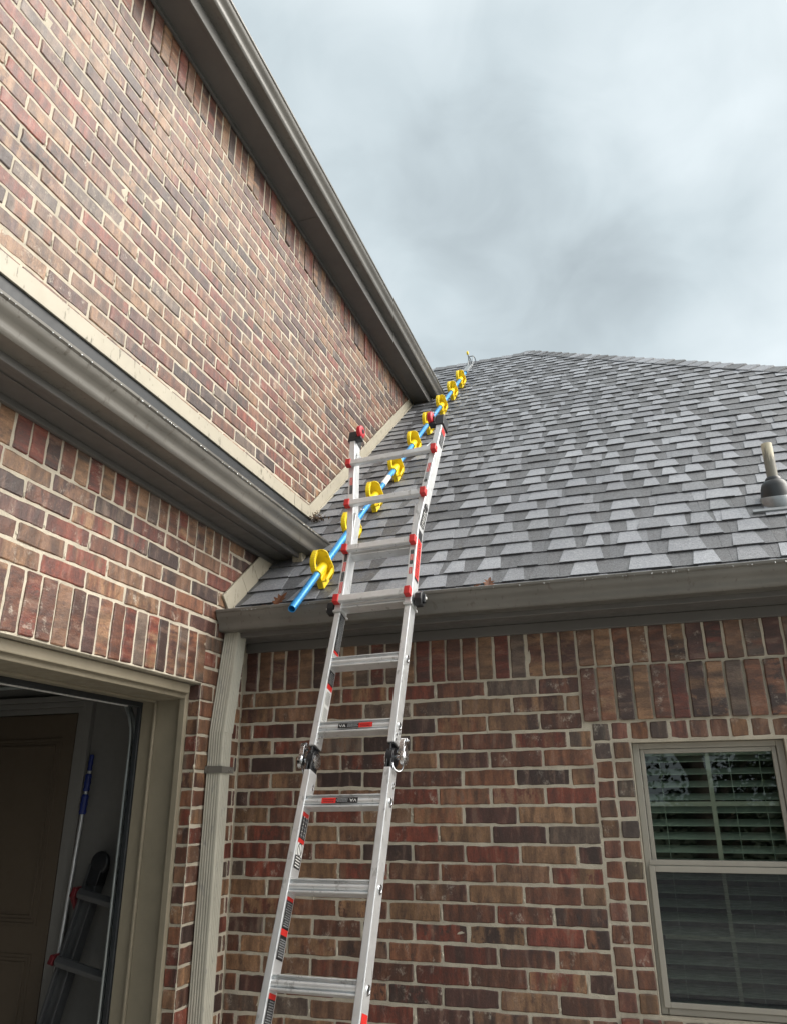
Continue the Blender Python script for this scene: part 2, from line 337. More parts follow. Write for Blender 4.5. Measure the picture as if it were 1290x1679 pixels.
def mortar(mb, F, a0, a1, b0, b1, c=-.0035, step=.03):
    na = max(1, int((a1-a0)/step)); nb = max(1, int((b1-b0)/step)); vs = []
    for i in range(na+1):
        for j in range(nb+1):
            a = a0+(a1-a0)*i/na; b = b0+(b1-b0)*j/nb; n = MN.noise(V((a*23, b*23, 7))) if 0 < i < na and 0 < j < nb else 0
            vs.append(F(a, b, c+n*.0022))
    mb.add(vs, [(i*(nb+1)+j, (i+1)*(nb+1)+j, (i+1)*(nb+1)+j+1, i*(nb+1)+j+1) for i in range(na) for j in range(nb)], 1)
def nub(mb, F, a, b):                           # mortar squeezed out of a head joint
    h = random.uniform(.008, .026); w = random.uniform(.004, .008); vs = [F(a, b, .002)]; n = 9
    for r, c in ((.55, .0012), (1, -.004)):
        for t in range(n):
            an = 2*math.pi*t/n; k = random.uniform(.7, 1.25)*r
            vs.append(F(a+math.cos(an)*w*k, b+math.sin(an)*h*k, c))
    fs = [(0, 1+t, 1+(t+1) % n) for t in range(n)]+[(1+t, 1+n+t, 1+n+(t+1) % n, 1+(t+1) % n) for t in range(n)]
    mb.add(vs, fs, 1)
def field(mb, F, a0, a1, k0, k1, keep=None, off=0.0, z0=Z0):
    """running bond, courses k0..k1-1; keep(a0,a1,b0,b1) -> list of spans to lay"""
    for k in range(k0, k1):
        b0, b1 = z0+k*CH, z0+(k+1)*CH; a = math.floor(a0/BL)*BL+(BL*.5 if k % 2 else 0)+off-BL+random.uniform(-.004, .004)
        while a < a1:
            lo, hi = max(a, a0), min(a+BL, a1)
            if hi-lo > .02:
                for s0, s1 in (keep(lo, hi, b0, b1) if keep else [(lo, hi)]):
                    if s1-s0 > .02: brick(mb, F, s0, s1, b0, b1)
                if random.random() < .42 and (not keep or keep(lo-.001, lo+.001, b0, b1)): nub(mb, F, lo, b0+random.uniform(.012, .045))
            a += BL
def soldiers(mb, F, a0, a1, b0, b1, proud=0.0, w=CH):
    n = max(1, round((a1-a0)/w)); w = (a1-a0)/n
    for i in range(n): brick(mb, F, a0+i*w, a0+(i+1)*w, b0, b1, proud+random.uniform(0, .003), True)

FB = lambda a, b, c: V((a, D-c, b))            # back wall, faces the camera
FL = lambda a, b, c: V((XL+c, a, b))           # left wall, faces +X   (a along +Y)
house = thing('brick_house', 'brown brick two storey house with grey shingle roof and open garage', 'house', (0, D, GZ))

WX0, WX1, WZ0, WZ1 = -.116, .506, -.802, .245   # window opening
zt = .785
mb = MB()
JX = WX0-.166
def cut(lo, hi, b0, b1):
    sp = [(lo, hi)]
    r0_, r1_ = JX, WX1+.166
    if b1 > WZ0-.10 and b0 < Z0:
        sp2 = []
        for s0, s1 in sp:
            if s0 < r0_: sp2.append((s0, min(s1, r0_)))
            if s1 > r1_: sp2.append((max(s0, r1_), s1))
        sp = sp2
    return [q for q in sp if q[1]-q[0] > .001]
LZ = .337                                        # foot of the soldier lintel
def cutback(lo, hi, b0, b1):
    sp = cut(lo, hi, b0, b1); o = []
    for s0, s1 in sp:
        if b1 > LZ+.01:                          # soldier lintel over the window takes this width
            if s0 < JX-.035: o.append((s0, min(s1, JX-.035)))
            if s1 > WX1+.20: o.append((max(s0, WX1+.20), s1))
        else: o.append((s0, s1))
    return o
field(mb, FB, XL+.0, 3.9, -27, 0, cutback, off=.11)
soldiers(mb, FB, XL+.012, JX-.035, Z0, zt+.03)
soldiers(mb, FB, JX-.035, 3.9, Z0+.037, zt+.03)
soldiers(mb, FB, JX-.035, WX1+.20, LZ, Z0+.037, .010, .0800)
n = 8
for i in range(n+4):                             # header course over the window
    x = JX+i*.0831
    if x < WX1+.16: brick(mb, FB, x, x+.0831, WZ1+.008, LZ, 0, False, True)
zj = [WZ1+.008-i*CH for i in range(14)]
for i in range(13):                              # stacked headers down both jambs
    for x in (JX, JX+.083, WX1, WX1+.083): brick(mb, FB, x, x+.083, zj[i+1], zj[i], 0, False, True)
for i in range(12):                              # rowlock sill
    x = WX0-.16+i*.0815
    if x < WX1+.16: brick(mb, FB, x, x+.0815, WZ0-.105, WZ0-.006, .012, True)
for a0, a1, b0, b1 in ((XL-.03, WX0, GZ, zt+.03), (WX1, 3.9, GZ, zt+.03), (WX0, WX1, WZ1, zt+.03), (WX0, WX1, GZ, WZ0-.006)):
    mortar(mb, FB, a0, a1, b0, b1)
for (x0, x1, z0_, z1_) in ((WX0-.004, WX0+.0, WZ0, WZ1), (WX1, WX1+.004, WZ0, WZ1)):      # reveals
    mb.box(x0, x1, D+.002, D+.10, z0_, z1_, 1)
mb.box(WX0, WX1, D+.002, D+.10, WZ1, WZ1+.004, 1); mb.box(WX0, WX1, D+.002, D+.10, WZ0-.012, WZ0-.002, 1)
wall = mb.build('back_wall', ['brick', 'mortar'], house)

GY0 = .62; OY = 3.30; OZ = Z0                                # far jamb and head of the garage opening
mb = MB(); ZH = Z0+3*CH; ZS = ZH+5*CH
field(mb, FL, OY, D, -27, 3, None, off=.055)
field(mb, FL, -2.3, D, 3, 8, None, off=.03)
soldiers(mb, FL, -2.3, OY+.018, OZ, ZH)
soldiers(mb, FL, -2.3, 3.47, ZS, ZS+.17)
field(mb, FL, 3.47, 4.0, 8, 11, None, off=.02)
mortar(mb, FL, OY, D+.03, GZ, OZ); mortar(mb, FL, -2.3, 4.1, OZ, 1.62)
field(mb, FL, -2.3, GY0, -27, 0); mortar(mb, FL, -2.3, GY0, GZ, OZ)
FJ = lambda a, b, c: V((a, OY-c, b))             # return of the far jamb
for k in range(-27, 0): brick(mb, FJ, XL-.072, XL+.001, Z0+k*CH, Z0+(k+1)*CH, -.001)
mortar(mb, FJ, XL-.10, XL-.004, GZ, OZ, -.006)
mb.box(XL-.10, XL-.01, GY0, OY, OZ-.002, OZ+.004, 1)
mb.build('garage_wall', ['brick', 'mortar'], house)

RS = .885; RY, RZ = 3.497, .937                  # main roof: slope and a point of its foot
def rz(y): return RZ+RS*(y-RY)
mb = MB(); ZU = 1.895; ZUT = 3.985
def under(lo, hi, b0, b1):
    ylim = RY+(b1+.02-RZ)/RS                     # roof passes in front of what lies lower
    return [(lo, min(hi, ylim))] if lo < ylim else []
kt = 39
field(mb, FL, -2.3, 7.4, 16, kt, under, off=.07)
zs = Z0+kt*CH
for i in range(122):
    y = -2.3+i*.0795
    if y < RY+(ZUT-RZ)/RS: brick(mb, FL, y, y+.0795, zs, ZUT+.02, random.choice([.001, .001, .002, .006, .009]), True)
mortar(mb, FL, -2.3, 7.3, 1.6, ZUT+.02, step=.05)
mb.build('upper_wall', ['brick', 'mortar'], house)
# hidden carcass: keeps light out and gives the house its bulk from other sides
mb = MB()
mb.box(-8.3, XL-.03, -2.3, 7.3, 1.40, 3.97); mb.box(-8.3, XL-.03, 3.72, 8.2, GZ, 3.97); mb.box(-8.3, -8.2, -2.3, 3.6, GZ, 1.4); mb.box(-8.3, XL-.06, -2.36, -2.3, GZ, 3.97)
mb.box(XL-.03, -.42, D+.03, 8.4, GZ, .80); mb.box(.80, 3.88, D+.03, 8.4, GZ, .80); mb.box(-.42, .80, D+1.1, 8.4, GZ, .80); mb.box(-.42, .80, D+.03, D+1.1, .5, .80)
mb.box(-.42, .80, D+.03, D+1.1, GZ, -1.2)
mb.build('inner_wall', 'dark', house)

# ------------------------------------------------------------------ roof
ca = 1/math.sqrt(1+RS*RS); sa = RS*ca
EY = 3.432
def FR(a, s, h): return V((a, EY+s*ca-h*sa, rz(EY)+s*sa+h*ca))   # on the roof: across, up the slope, off the surface
RIDY = 8.40; PKX = -.908; SL = (RIDY-EY)/ca
def xr(s): return PKX+(SL-s)*ca                  # hip line
def xl(s):
    z = rz(EY)+s*sa
    return XL-.01 if z < 4.05 else XL-.01-(z-4.05)/RS-.15
mb = MB(); EX = .155; s0 = 0.0; i = 0
SH = [(.44, .46, .495), (.37, .386, .415), (.078, .081, .088), (.060, .062, .066), (.055, .054, .055), (.070, .072, .076), (.27, .281, .302)]
def sh(light):
    c = random.choice(SH[:2]+SH[6:] if light else SH[2:6]); k = random.uniform(.86, 1.14); return tuple(x*k for x in c)
def shingle(mb, F, a0, a1, s, L_, lift, th, col, t0=0.0, jag=0.0):
    """one tab: butt at s, head at s+L_, butt raised by lift+th"""
    d = random.uniform(-jag, jag)
    p = [F(a0-t0, s+d, lift), F(a1+t0, s+d, lift), F(a1-t0, s+L_, 0.0015+lift*.15), F(a0+t0, s+L_, 0.0015+lift*.15)]
    q_ = [F(a0-t0, s+d, lift+th), F(a1+t0, s+d, lift+th), F(a1-t0, s+L_, .0015+lift*.15+th*.5), F(a0+t0, s+L_, .0015+lift*.15+th*.5)]
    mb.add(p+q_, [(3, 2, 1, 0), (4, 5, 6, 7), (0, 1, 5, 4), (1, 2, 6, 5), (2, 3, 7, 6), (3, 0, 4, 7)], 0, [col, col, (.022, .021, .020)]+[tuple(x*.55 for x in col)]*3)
def courses(mb, F, n, X0, X1, start=0.0):
    for i in range(n):
        s = start+i*EX; x0, x1 = X0(s+EX*.5), X1(s+EX*.3)
        if x1-x0 < .05: continue
        cuts = [x0]; 
        while cuts[-1] < x1: cuts.append(cuts[-1]+random.uniform(.13, .30))
        cuts[-1] = x1; drift = random.uniform(-.003, .003)
        for a, b in zip(cuts[:-1], cuts[1:]):
            if b-a < .01: continue
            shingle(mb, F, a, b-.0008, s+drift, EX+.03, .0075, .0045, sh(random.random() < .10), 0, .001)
            if random.random() < .96:            # the laminated tooth on top
                w = (b-a)*random.uniform(.44, .66); m = (a+b)/2+random.uniform(-.02, .02)
                e0, e1 = max(x0, m-w/2), min(x1, m+w/2)
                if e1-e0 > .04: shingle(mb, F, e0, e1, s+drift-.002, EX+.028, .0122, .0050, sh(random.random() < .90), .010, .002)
courses(mb, FR, int(SL/EX)+1, xl, xr)
# deck under the shingles, and the far sides of the roof
mb.add([FR(-6, 0, -.004), FR(xr(0), 0, -.004), FR(PKX, SL, -.004), FR(-6, SL, -.004)], [(0, 1, 2, 3)], 0, (.06, .06, .06))
c1 = FR(xr(0), 0, -.004); pk = FR(PKX, SL, -.004); c2 = V((c1.x, 2*RIDY-c1.y, c1.z))
mb.add([c1, c2, pk], [(0, 1, 2)], 0, (.16, .16, .165)); mb.add([c2, V((-6, c2.y, c2.z)), FR(-6, SL, -.004), pk], [(0, 1, 2, 3)], 0, (.16, .16, .165))
roof = mb.build('shingle_roof', 'shingle', house)
# caps along ridge and hip
mb = MB()
def caps(p0, p1, nl, nr, half=.13, step=.145):
    d = (p1-p0); n = int(d.length/step); d.normalize()
    dl = (nl.cross(d)); dr = (d.cross(nr))
    if dl.z > 0: dl = -dl
    if dr.z > 0: dr = -dr
    for i in range(n+1):
        c = sh(random.random() < .45); b = p0+d*(i*step); e_ = b+d*(step+.05); up = V((0, 0, 1)); j = random.uniform(-.003, .003)
        lo, hi = .026+j, .008
        P = []
        for o, w in ((b, lo), (e_, hi)):
            for th in (0, .009): P += [o+dl.normalized()*half+nl*(w*.5+th), o+up*(w+th+.004), o+dr.normalized()*half+nr*(w*.5+th)]
        a0, a1 = 0, 6
        mb.add(P, [(3, 4, 10, 9), (4, 5, 11, 10), (0, 1, 4, 3), (1, 2, 5, 4), (9, 10, 7, 6), (10, 11, 8, 7), (0, 3, 9, 6), (5, 2, 8, 11)], 0, c)
nF = V((0, -sa, ca)); nBk = V((0, sa, ca)); nH = V((sa, 0, ca))
caps(V((-3.2, RIDY, rz(RIDY))), V((PKX, RIDY, rz(RIDY))), nF, nBk)
hp0 = FR(xr(0), 0, 0); hp1 = FR(PKX, SL, 0)
caps(hp0, hp1, nF, nH)
mb.build('ridge_cap', 'shingle', roof)
# upper storey roof (seen from elsewhere) and the little skirt roof over the garage
GUX = -1.86; GUZ = 4.15
def FU(a, s, h): return V((GUX-s*ca-h*-sa, a, GUZ+s*sa+h*ca))
mb = MB()
courses(mb, lambda a, s, h: FU(-a, s, h), 22, lambda s: -8.6, lambda s: 2.5)
P0, P1 = FU(-2.5, 0, -.004), FU(9.4, 0, -.004); T0, T1 = FU(-2.5, 3.45, -.004), FU(9.4, 3.45, -.004)
xb = 2*T0.x-P0.x
mb.add([P0, P1, T1, T0, V((xb, -2.5, P0.z)), V((xb, 9.4, P0.z))], [(0, 1, 2, 3), (3, 2, 5, 4), (0, 3, 4), (1, 5, 2), (0, 4, 5, 1)], 0, (.15, .15, .155))
mb.build('upper_roof', 'shingle', house)
mb = MB(); kx0, kz0, kx1, kz1 = -1.835, 1.455, XL+.003, 1.74; kl = math.hypot(kx1-kx0, kz1-kz0); kc, ks = (kx0-kx1)/kl, (kz1-kz0)/kl
def FK(a, s, h): return V((kx0-s*kc+h*ks, -a, kz0+s*ks+h*kc))
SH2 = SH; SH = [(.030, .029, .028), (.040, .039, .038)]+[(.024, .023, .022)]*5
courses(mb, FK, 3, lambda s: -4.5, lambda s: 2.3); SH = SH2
mb.add([FK(-4.6, 0, -.004), FK(2.3, 0, -.004), FK(2.3, kl, -.004), FK(-4.6, kl, -.004)], [(0, 1, 2, 3)], 0, (.02, .02, .02))
mb.build('skirt_roof', 'shingle', house)
MB().box(XL+.0035, XL+.0055, -2.3, 4.47, 1.62, 1.84).build('dark_gap_strip', 'rubber', house)  # black strip filling the gap on the wall below the flashing

# ------------------------------------------------------------------ gutters, fascias, soffits
GP = [(0, -.100), (.074, -.100), (.081, -.094), (.085, -.082), (.085, -.070), (.089, -.060), (.098, -.049), (.108, -.040), (.114, -.030), (.117, -.016), (.125, -.010), (.126, .000), (.122, .003), (.110, .003), (.110, -.001), (.118, -.003), (.112, -.016), (.109, -.028), (.104, -.036), (.094, -.045), (.084, -.057), (.080, -.069), (.080, -.081), (.077, -.090), (.072, -.096), (.004, -.096), (.004, 0), (0, 0)]
EP = [(0, -.100), (.074, -.100), (.081, -.094), (.085, -.082), (.085, -.070), (.089, -.060), (.098, -.049), (.108, -.040), (.114, -.030), (.117, -.016), (.125, -.010), (.126, .003), (0, .003)]
def gutter(O, A, Dv, ends=(True, True)):
    m = MB(); m.ext(GP, O, A, (0, 0, 1), Dv)
    d = V(Dv).normalized()
    ep = [(a*1.01-.001, b*1.02) for a, b in EP]
    if ends[0]: m.ext(ep, V(O)-d*.004, A, (0, 0, 1), d*.004)
    if ends[1]: m.ext(ep, V(O)+V(Dv), A, (0, 0, 1), d*.004)
    return m
FBY = 3.490; GB = .930
g = gutter((-2.070, FBY, GB), (0, -1, 0), (6.15, 0, 0), (True, True)).build('gutter', 'gutter', house, smooth=35); g['label'] = 'long taupe gutter along the single storey eave'
FX = -1.884; GE = 1.488
g = gutter((FX, -2.4, GE), (1, 0, 0), (0, 6.52, 0), (True, False)).build('gutter', 'gutter', house, smooth=35); g['label'] = 'dark taupe gutter of the skirt roof over the garage'
GT = 4.165
g = gutter((FX, -2.4, GT), (1, 0, 0), (0, 9.50, 0), (True, True)).build('gutter', 'gutter', house, smooth=35); g['label'] = 'dark gutter along the upper storey eave'
m = MB().box(XL+.02, 4.05, FBY, FBY+.022, .806, .945).build('fascia', 'eave', house, .003)
m = MB().box(FX-.022, FX, -2.4, 4.13, 1.358, 1.50).build('fascia', 'eave', house, .003)
m = MB().box(FX-.022, FX, -2.4, 7.16, 3.972, 4.17).build('fascia', 'eave', house, .003)
m = MB().box(XL+.02, 4.05, FBY+.024, D+.02, .812, .824); m.box(XL+.02, 3.9, D-.022, D+.01, .762, .811); m.build('soffit', 'eave', house, .003)
m = MB().box(XL-.02, FX-.024, -2.4, 4.06, 1.372, 1.384); m.box(XL-.02, FX-.075, -2.4, 4.05, 1.366, 1.3705); m.box(XL+.004, XL+.024, -2.4, 4.06, 1.338, 1.365); m.build('soffit', 'eave', house, .002)
m = MB()
for y0, y1 in ((-2.4, .3), (.303, 4.03), (4.033, 7.1)): m.box(XL-.02, FX-.024, y0, y1, 3.986, 3.998)
m.box(XL+.004, XL+.022, -2.4, 7.0, 3.958, 3.985); m.build('soffit', 'eave', house, .002)
# pale cut ends where fascias die into the main roof
for (y, z) in ((3.975, 1.40), (7.03, 4.06)):
    m = MB(); m.ext([(0, -.04), (.06, .012), (.045, .05), (-.01, .02)], (FX-.045, y-.045, z-.035), (0, 1, 0), (0, 0, 1), (.062, 0, 0)).build('fascia_return', 'trim', house, .002)

# rain hanging on the gutter lips
q = NT('rain_drop'); q.set(col=(.75, .78, .80), rough=.05, spec=1.0); q.b.inputs['Transmission Weight'].default_value = .6; MAT['drop'] = q.m
m = MB(); rg = random.Random(2)
def drop(p, r): m.lathe([(r*.5, r*.9), (r, 0), (r*.8, -r*.7), (r*.3, -r*1.25)], p, (0, 0, 1), 6)
for i in range(75): drop((rg.uniform(-2.0, 2.2), FBY-.125, GB-.011), rg.uniform(.0018, .0034))
for i in range(75): drop((FX+.125, rg.uniform(1.2, 4.0), GE-.011), rg.uniform(.0018, .0032))
m.build('water_drops', 'drop', house, smooth=60)['kind'] = 'stuff'

# ------------------------------------------------------------------ flashings
def strip(pts, th, name, mat='trim', x=XL+.006):
    m = MB(); m.ext([(p[0], p[1]) for p in pts], (x, 0, 0), (0, 1, 0), (0, 0, 1), (th, 0, 0)); return m
yc = RY+(1.812-RZ)/RS; dv = .128
m = strip([(-2.3, 1.812), (1.47, 1.812), (1.47, 1.897), (-2.3, 1.897)], .012, '')
m.ext([(1.473, 1.812), (4.20, 1.812), (4.20, 1.897), (1.473, 1.897)], (XL+.006, 0, 0), (0, 1, 0), (0, 0, 1), (.011, 0, 0))
m.ext([(4.203, 1.812), (yc, 1.812), (yc-.055, 1.897), (4.203, 1.897)], (XL+.006, 0, 0), (0, 1, 0), (0, 0, 1), (.012, 0, 0))
m.build('wall_flashing', 'trim', house, .002)
m = strip([(yc, 1.812-.03), (7.03, rz(7.03)-.03), (6.95, rz(6.95)+dv), (yc-.055, 1.897)], .013, '')
m.ext([(yc+.05, rz(yc+.05)+.002), (7.03, rz(7.03)+.002), (7.03, rz(7.03)+.028), (yc+.03, rz(yc+.03)+.028)], (XL+.019, 0, 0), (0, 1, 0), (0, 0, 1), (.010, 0, 0))
m.build('rake_flashing', 'trim', house, .002)
m = MB()
for i, (y0, y1) in enumerate(((3.495, 3.665), (3.667, 3.775), (3.777, 3.98))):
    k = .062
    m.ext([(y0, rz(y0)+.004), (y1, rz(y1)+.004), (y1-k, rz(y1-k)+.155), (y0-k-.018, rz(y0-k-.018)+.155)], (XL+.004+i*.002, 0, 0), (0, 1, 0), (0, 0, 1), (.012, 0, 0))
m.build('step_flashing', 'trim', house, .0015)

# ------------------------------------------------------------------ downspout
dx0, dx1, dy0, dy1 = XL+.006, XL+.090, 3.392, 3.482
def ribbed(w, d):
    n = 5; p = []
    def side(x0, y0, x1, y1):
        for i in range(n):
            for t, o in ((.10, 0), (.30, -.004), (.70, -.004), (.90, 0)):
                f = (i+t)/n; L_ = math.hypot(x1-x0, y1-y0); nx, ny = (y1-y0)/L_, -(x1-x0)/L_
                p.append((x0+(x1-x0)*f+nx*o, y0+(y1-y0)*f+ny*o))
    side(.004, 0, w-.012, 0); p.append((w-.004, .002)); side(w, .010, w, d-.004); p.append((w-.004, d)); p.append((.004, d)); p.append((0, d-.004)); p.append((0, .004))
    return p
m = MB(); m.ext(ribbed(dx1-dx0, dy1-dy0), (dx0, dy0, .325), (1, 0, 0), (0, 1, 0), (0, .078, .512)); 
m.ext([(a*.96+.001, b*.96+.0015) for a, b in ribbed(dx1-dx0, dy1-dy0)], (dx0-.001, dy0, GZ+.04), (1, 0, 0), (0, 1, 0), (0, 0, .33-GZ-.04))
ds = m.build('downspout', 'downspout', house, smooth=25)
m = MB(); z = .137
m.box(dx0-.006, dx1+.003, dy0-.004, dy0-.001, z, z+.032); m.box(dx1+.001, dx1+.004, dy0-.003, dy1+.02, z, z+.030); m.box(XL+.001, dx0-.004, dy0-.004, dy0-.001, z, z+.032)
for y in (dy1-.03, dy1-.012): m.lathe([(.004, 0), (.004, .002), (.002, .0035)], (dx1+.004, y, z+.014), (1, 0, 0), 8)
m.build('downspout_strap', 'gutter', ds)

# ------------------------------------------------------------------ window
wy = D+.045
m = MB()
fw = .030
m.box(WX0+.001, WX0+fw, wy, wy+.06, WZ0+.001, WZ1-.001); m.box(WX1-fw, WX1-.001, wy, wy+.06, WZ0+.001, WZ1-.001)
m.box(WX0+fw, WX1-fw, wy+.002, wy+.058, WZ1-.026, WZ1-.001); m.box(WX0+fw, WX1-fw, wy-.004, wy+.058, WZ0+.001, WZ0+.026)
win = m.build('window', 'window_frame', house, .003)
MR = -.256
m = MB()                                        # sashes: upper fixed, lower a little in front
m.box(WX0+fw+.002, WX0+fw+.020, wy+.012, wy+.040, MR, WZ1-.027); m.box(WX1-fw-.020, WX1-fw-.002, wy+.012, wy+.040, MR, WZ1-.027); m.box(WX0+fw+.020, WX1-fw-.020, wy+.013, wy+.039, WZ1-.046, WZ1-.027)
m.box(WX0+fw-.010, WX1-fw+.010, wy-.004, wy+.036, MR+.001, MR+.022)
m.build('upper_sash', 'window_frame', win, .002)
m = MB(); lx0, lx1 = WX0+fw-.014, WX1-fw+.014
m.box(lx0, lx0+.024, wy-.014, wy+.0-.002, WZ0+.027, MR); m.box(lx1-.024, lx1, wy-.014, wy-.002, WZ0+.027, MR); m.box(lx0+.024, lx1-.024, wy-.013, wy-.003, MR-.024, MR); m.box(lx0+.024, lx1-.024, wy-.013, wy-.003, WZ0+.027, WZ0+.047)
m.build('screen_frame', 'window_frame', win, .002)
gx0, gx1 = WX0+fw+.019, WX1-fw-.019; gm = (gx0+gx1)/2
m = MB(); m.box(gm-.0095, gm+.0095, wy+.030, wy+.036, MR+.02, WZ1-.04); m.box(gx0, gm-.008, wy+.031, wy+.035, -.012-.0095, -.012+.0095); m.box(gm+.008, gx1, wy+.031, wy+.035, -.012-.0095, -.012+.0095)
m.box(gm-.008, gm+.008, wy+.042, wy+.048, WZ0+.03, MR-.02); m.box(gx0, gm-.008, wy+.043, wy+.047, -.53-.008, -.53+.008); m.box(gm+.008, gx1, wy+.043, wy+.047, -.53-.008, -.53+.008)
m.build('muntin', 'window_frame', win)
m = MB(); m.add([(gx0-.004, wy+.026, MR+.02), (gx1+.004, wy+.026, MR+.02), (gx1+.004, wy+.026, WZ1-.045), (gx0-.004, wy+.026, WZ1-.045)], [(0, 1, 2, 3)]).build('pane', 'glass', win)
m = MB(); m.add([(gx0-.02, wy+.038, WZ0+.025), (gx1+.02, wy+.038, WZ0+.025), (gx1+.02, wy+.038, MR), (gx0-.02, wy+.038, MR)], [(0, 1, 2, 3)]).build('pane', 'glass', win)
m = MB(); m.add([(lx0+.02, wy-.008, WZ0+.04), (lx1-.02, wy-.008, WZ0+.04), (lx1-.02, wy-.008, MR-.02), (lx0+.02, wy-.008, MR-.02)], [(0, 1, 2, 3)]).build('insect_screen', 'screen', win)
m = MB(); z = WZ1-.07
bx0, bx1, by = WX0-.02, WX1+.02, wy+.095
m.box(bx0, bx1, by-.03, by+.03, WZ1-.055, WZ1+.03)
while z > WZ0+.06:
    t = R(24); w = .031
    m.add([(bx0, by-w*math.cos(t), z-w*math.sin(t)), (bx1, by-w*math.cos(t), z-w*math.sin(t)), (bx1, by+w*math.cos(t), z+w*math.sin(t)), (bx0, by+w*math.cos(t), z+w*math.sin(t))]+
          [(bx0, by-w*math.cos(t), z-w*math.sin(t)+.003), (bx1, by-w*math.cos(t), z-w*math.sin(t)+.003), (bx1, by+w*math.cos(t), z+w*math.sin(t)+.003), (bx0, by+w*math.cos(t), z+w*math.sin(t)+.003)],
          [(3, 2, 1, 0), (4, 5, 6, 7), (0, 1, 5, 4), (1, 2, 6, 5), (2, 3, 7, 6), (3, 0, 4, 7)])
    z -= .053
m.box(bx0, bx1, by-.028, by+.028, WZ0+.012, WZ0+.035)
for x in (WX0+.11, WX0+.40, WX1-.10): m.box(x-.001, x+.001, by-.033, by-.031, WZ0+.03, WZ1-.05)
m.build('blind', 'slat', win)

# ------------------------------------------------------------------ garage opening and what shows inside
m = MB(); jy = OY+.004
m.box(XL-.100, XL-.068, jy-.028, jy+.05, GZ+.01, .545)            # brick mould
m.box(XL-.245, XL-.1005, jy+.004, jy+.05, GZ+.01, .545)
m.box(XL-.257, XL-.2455, jy-.010, jy+.05, GZ+.01, .545)           # stop
m.box(XL-.335, XL-.2575, jy+.008, jy+.05, GZ+.01, .545)
m.build('garage_jamb', 'wood', house, .003)
m = MB()
m.box(XL-.070, XL-.045, GY0, jy-.03, .500, .546)
m.ext([(-.046, .490), (-.036, .502), (-.034, .512), (-.030, .546), (-.046, .546)], (XL-.03, GY0, 0), (1, 0, 0), (0, 0, 1), (0, jy-.03-GY0, 0))
m.box(XL-.245, XL-.071, GY0, jy+.003, .478, .540); m.box(XL-.257, XL-.2455, GY0, jy+.003, .468, .540); m.box(XL-.335, XL-.2575, GY0, jy+.007, .474, .540)
m.build('garage_header', 'wood', house, .004)
m = MB(); m.box(XL-.36, XL-.337, GY0, jy+.05, .452, .540); m.box(XL-.36, XL-.337, jy-.002, jy+.05, GZ+.02, .452); m.build('weather_strip', 'rubber', house, .003)
IY = 3.68
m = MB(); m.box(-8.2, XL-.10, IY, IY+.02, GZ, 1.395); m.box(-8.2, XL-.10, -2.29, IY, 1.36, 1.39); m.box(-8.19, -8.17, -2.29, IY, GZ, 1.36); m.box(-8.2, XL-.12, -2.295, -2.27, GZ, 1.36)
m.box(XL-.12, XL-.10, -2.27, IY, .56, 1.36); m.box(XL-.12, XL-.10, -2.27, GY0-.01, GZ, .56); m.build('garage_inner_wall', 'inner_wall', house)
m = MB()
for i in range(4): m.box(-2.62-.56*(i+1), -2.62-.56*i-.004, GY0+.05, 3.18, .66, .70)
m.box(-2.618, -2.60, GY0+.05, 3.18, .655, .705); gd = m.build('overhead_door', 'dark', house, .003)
m = MB(); m.box(-2.475, -2.465, GY0+.05, 3.26, .452, .466); m.build('door_seal', 'label_white', gd)
tr = []
for i in range(9):
    t = R(90)*i/8; tr.append((-2.50-.30*(1-math.cos(t)), 3.375, .30+.30*math.sin(t)))
m = MB(); pts = [(-2.50, 3.375, GZ+.02)]+tr+[(-4.9, 3.375, .60)]
for o in (-.016, .016):
    m.tube([(p[0]+(0 if i < 2 else 0), p[1]+o, p[2]) for i, p in enumerate(pts)], .009, 8)
m.box(-2.509, -2.497, 3.36, 3.39, GZ+.02, .30); m.build('door_track', 'galv', house, smooth=40)
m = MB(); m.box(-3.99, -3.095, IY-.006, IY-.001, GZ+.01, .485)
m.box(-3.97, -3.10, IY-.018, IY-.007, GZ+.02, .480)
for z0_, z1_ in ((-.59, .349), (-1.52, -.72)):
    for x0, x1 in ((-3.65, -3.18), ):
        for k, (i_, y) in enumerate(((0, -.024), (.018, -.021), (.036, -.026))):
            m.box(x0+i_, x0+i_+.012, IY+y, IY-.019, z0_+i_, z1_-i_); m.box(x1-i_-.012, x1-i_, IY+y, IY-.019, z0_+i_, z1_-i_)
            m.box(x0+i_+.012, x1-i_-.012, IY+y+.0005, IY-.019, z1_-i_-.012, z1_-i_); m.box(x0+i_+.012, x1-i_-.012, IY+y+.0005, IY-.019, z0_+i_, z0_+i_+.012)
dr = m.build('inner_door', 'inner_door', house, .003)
m = MB()
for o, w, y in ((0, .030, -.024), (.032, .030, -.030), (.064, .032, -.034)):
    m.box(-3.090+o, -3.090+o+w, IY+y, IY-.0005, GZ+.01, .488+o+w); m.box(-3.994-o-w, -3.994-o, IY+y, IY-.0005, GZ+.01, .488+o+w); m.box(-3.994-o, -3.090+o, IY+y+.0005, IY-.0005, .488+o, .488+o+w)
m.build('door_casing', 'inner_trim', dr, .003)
ep = thing('extension_pole', 'telescoping pole with three blue grips leaning beside the garage inner door', 'pole', (-2.95, 3.50, GZ+.01))
p0, p1 = V((-2.93, 3.50, GZ+.012)), V((-2.955, 3.650, .272)); d_ = p1-p0
def ez(z): return p0+d_*((z-p0.z)/d_.z)
MB().tube([p0, ez(.17)], .010, 10).build('shaft', 'alu_dull', ep, smooth=40)
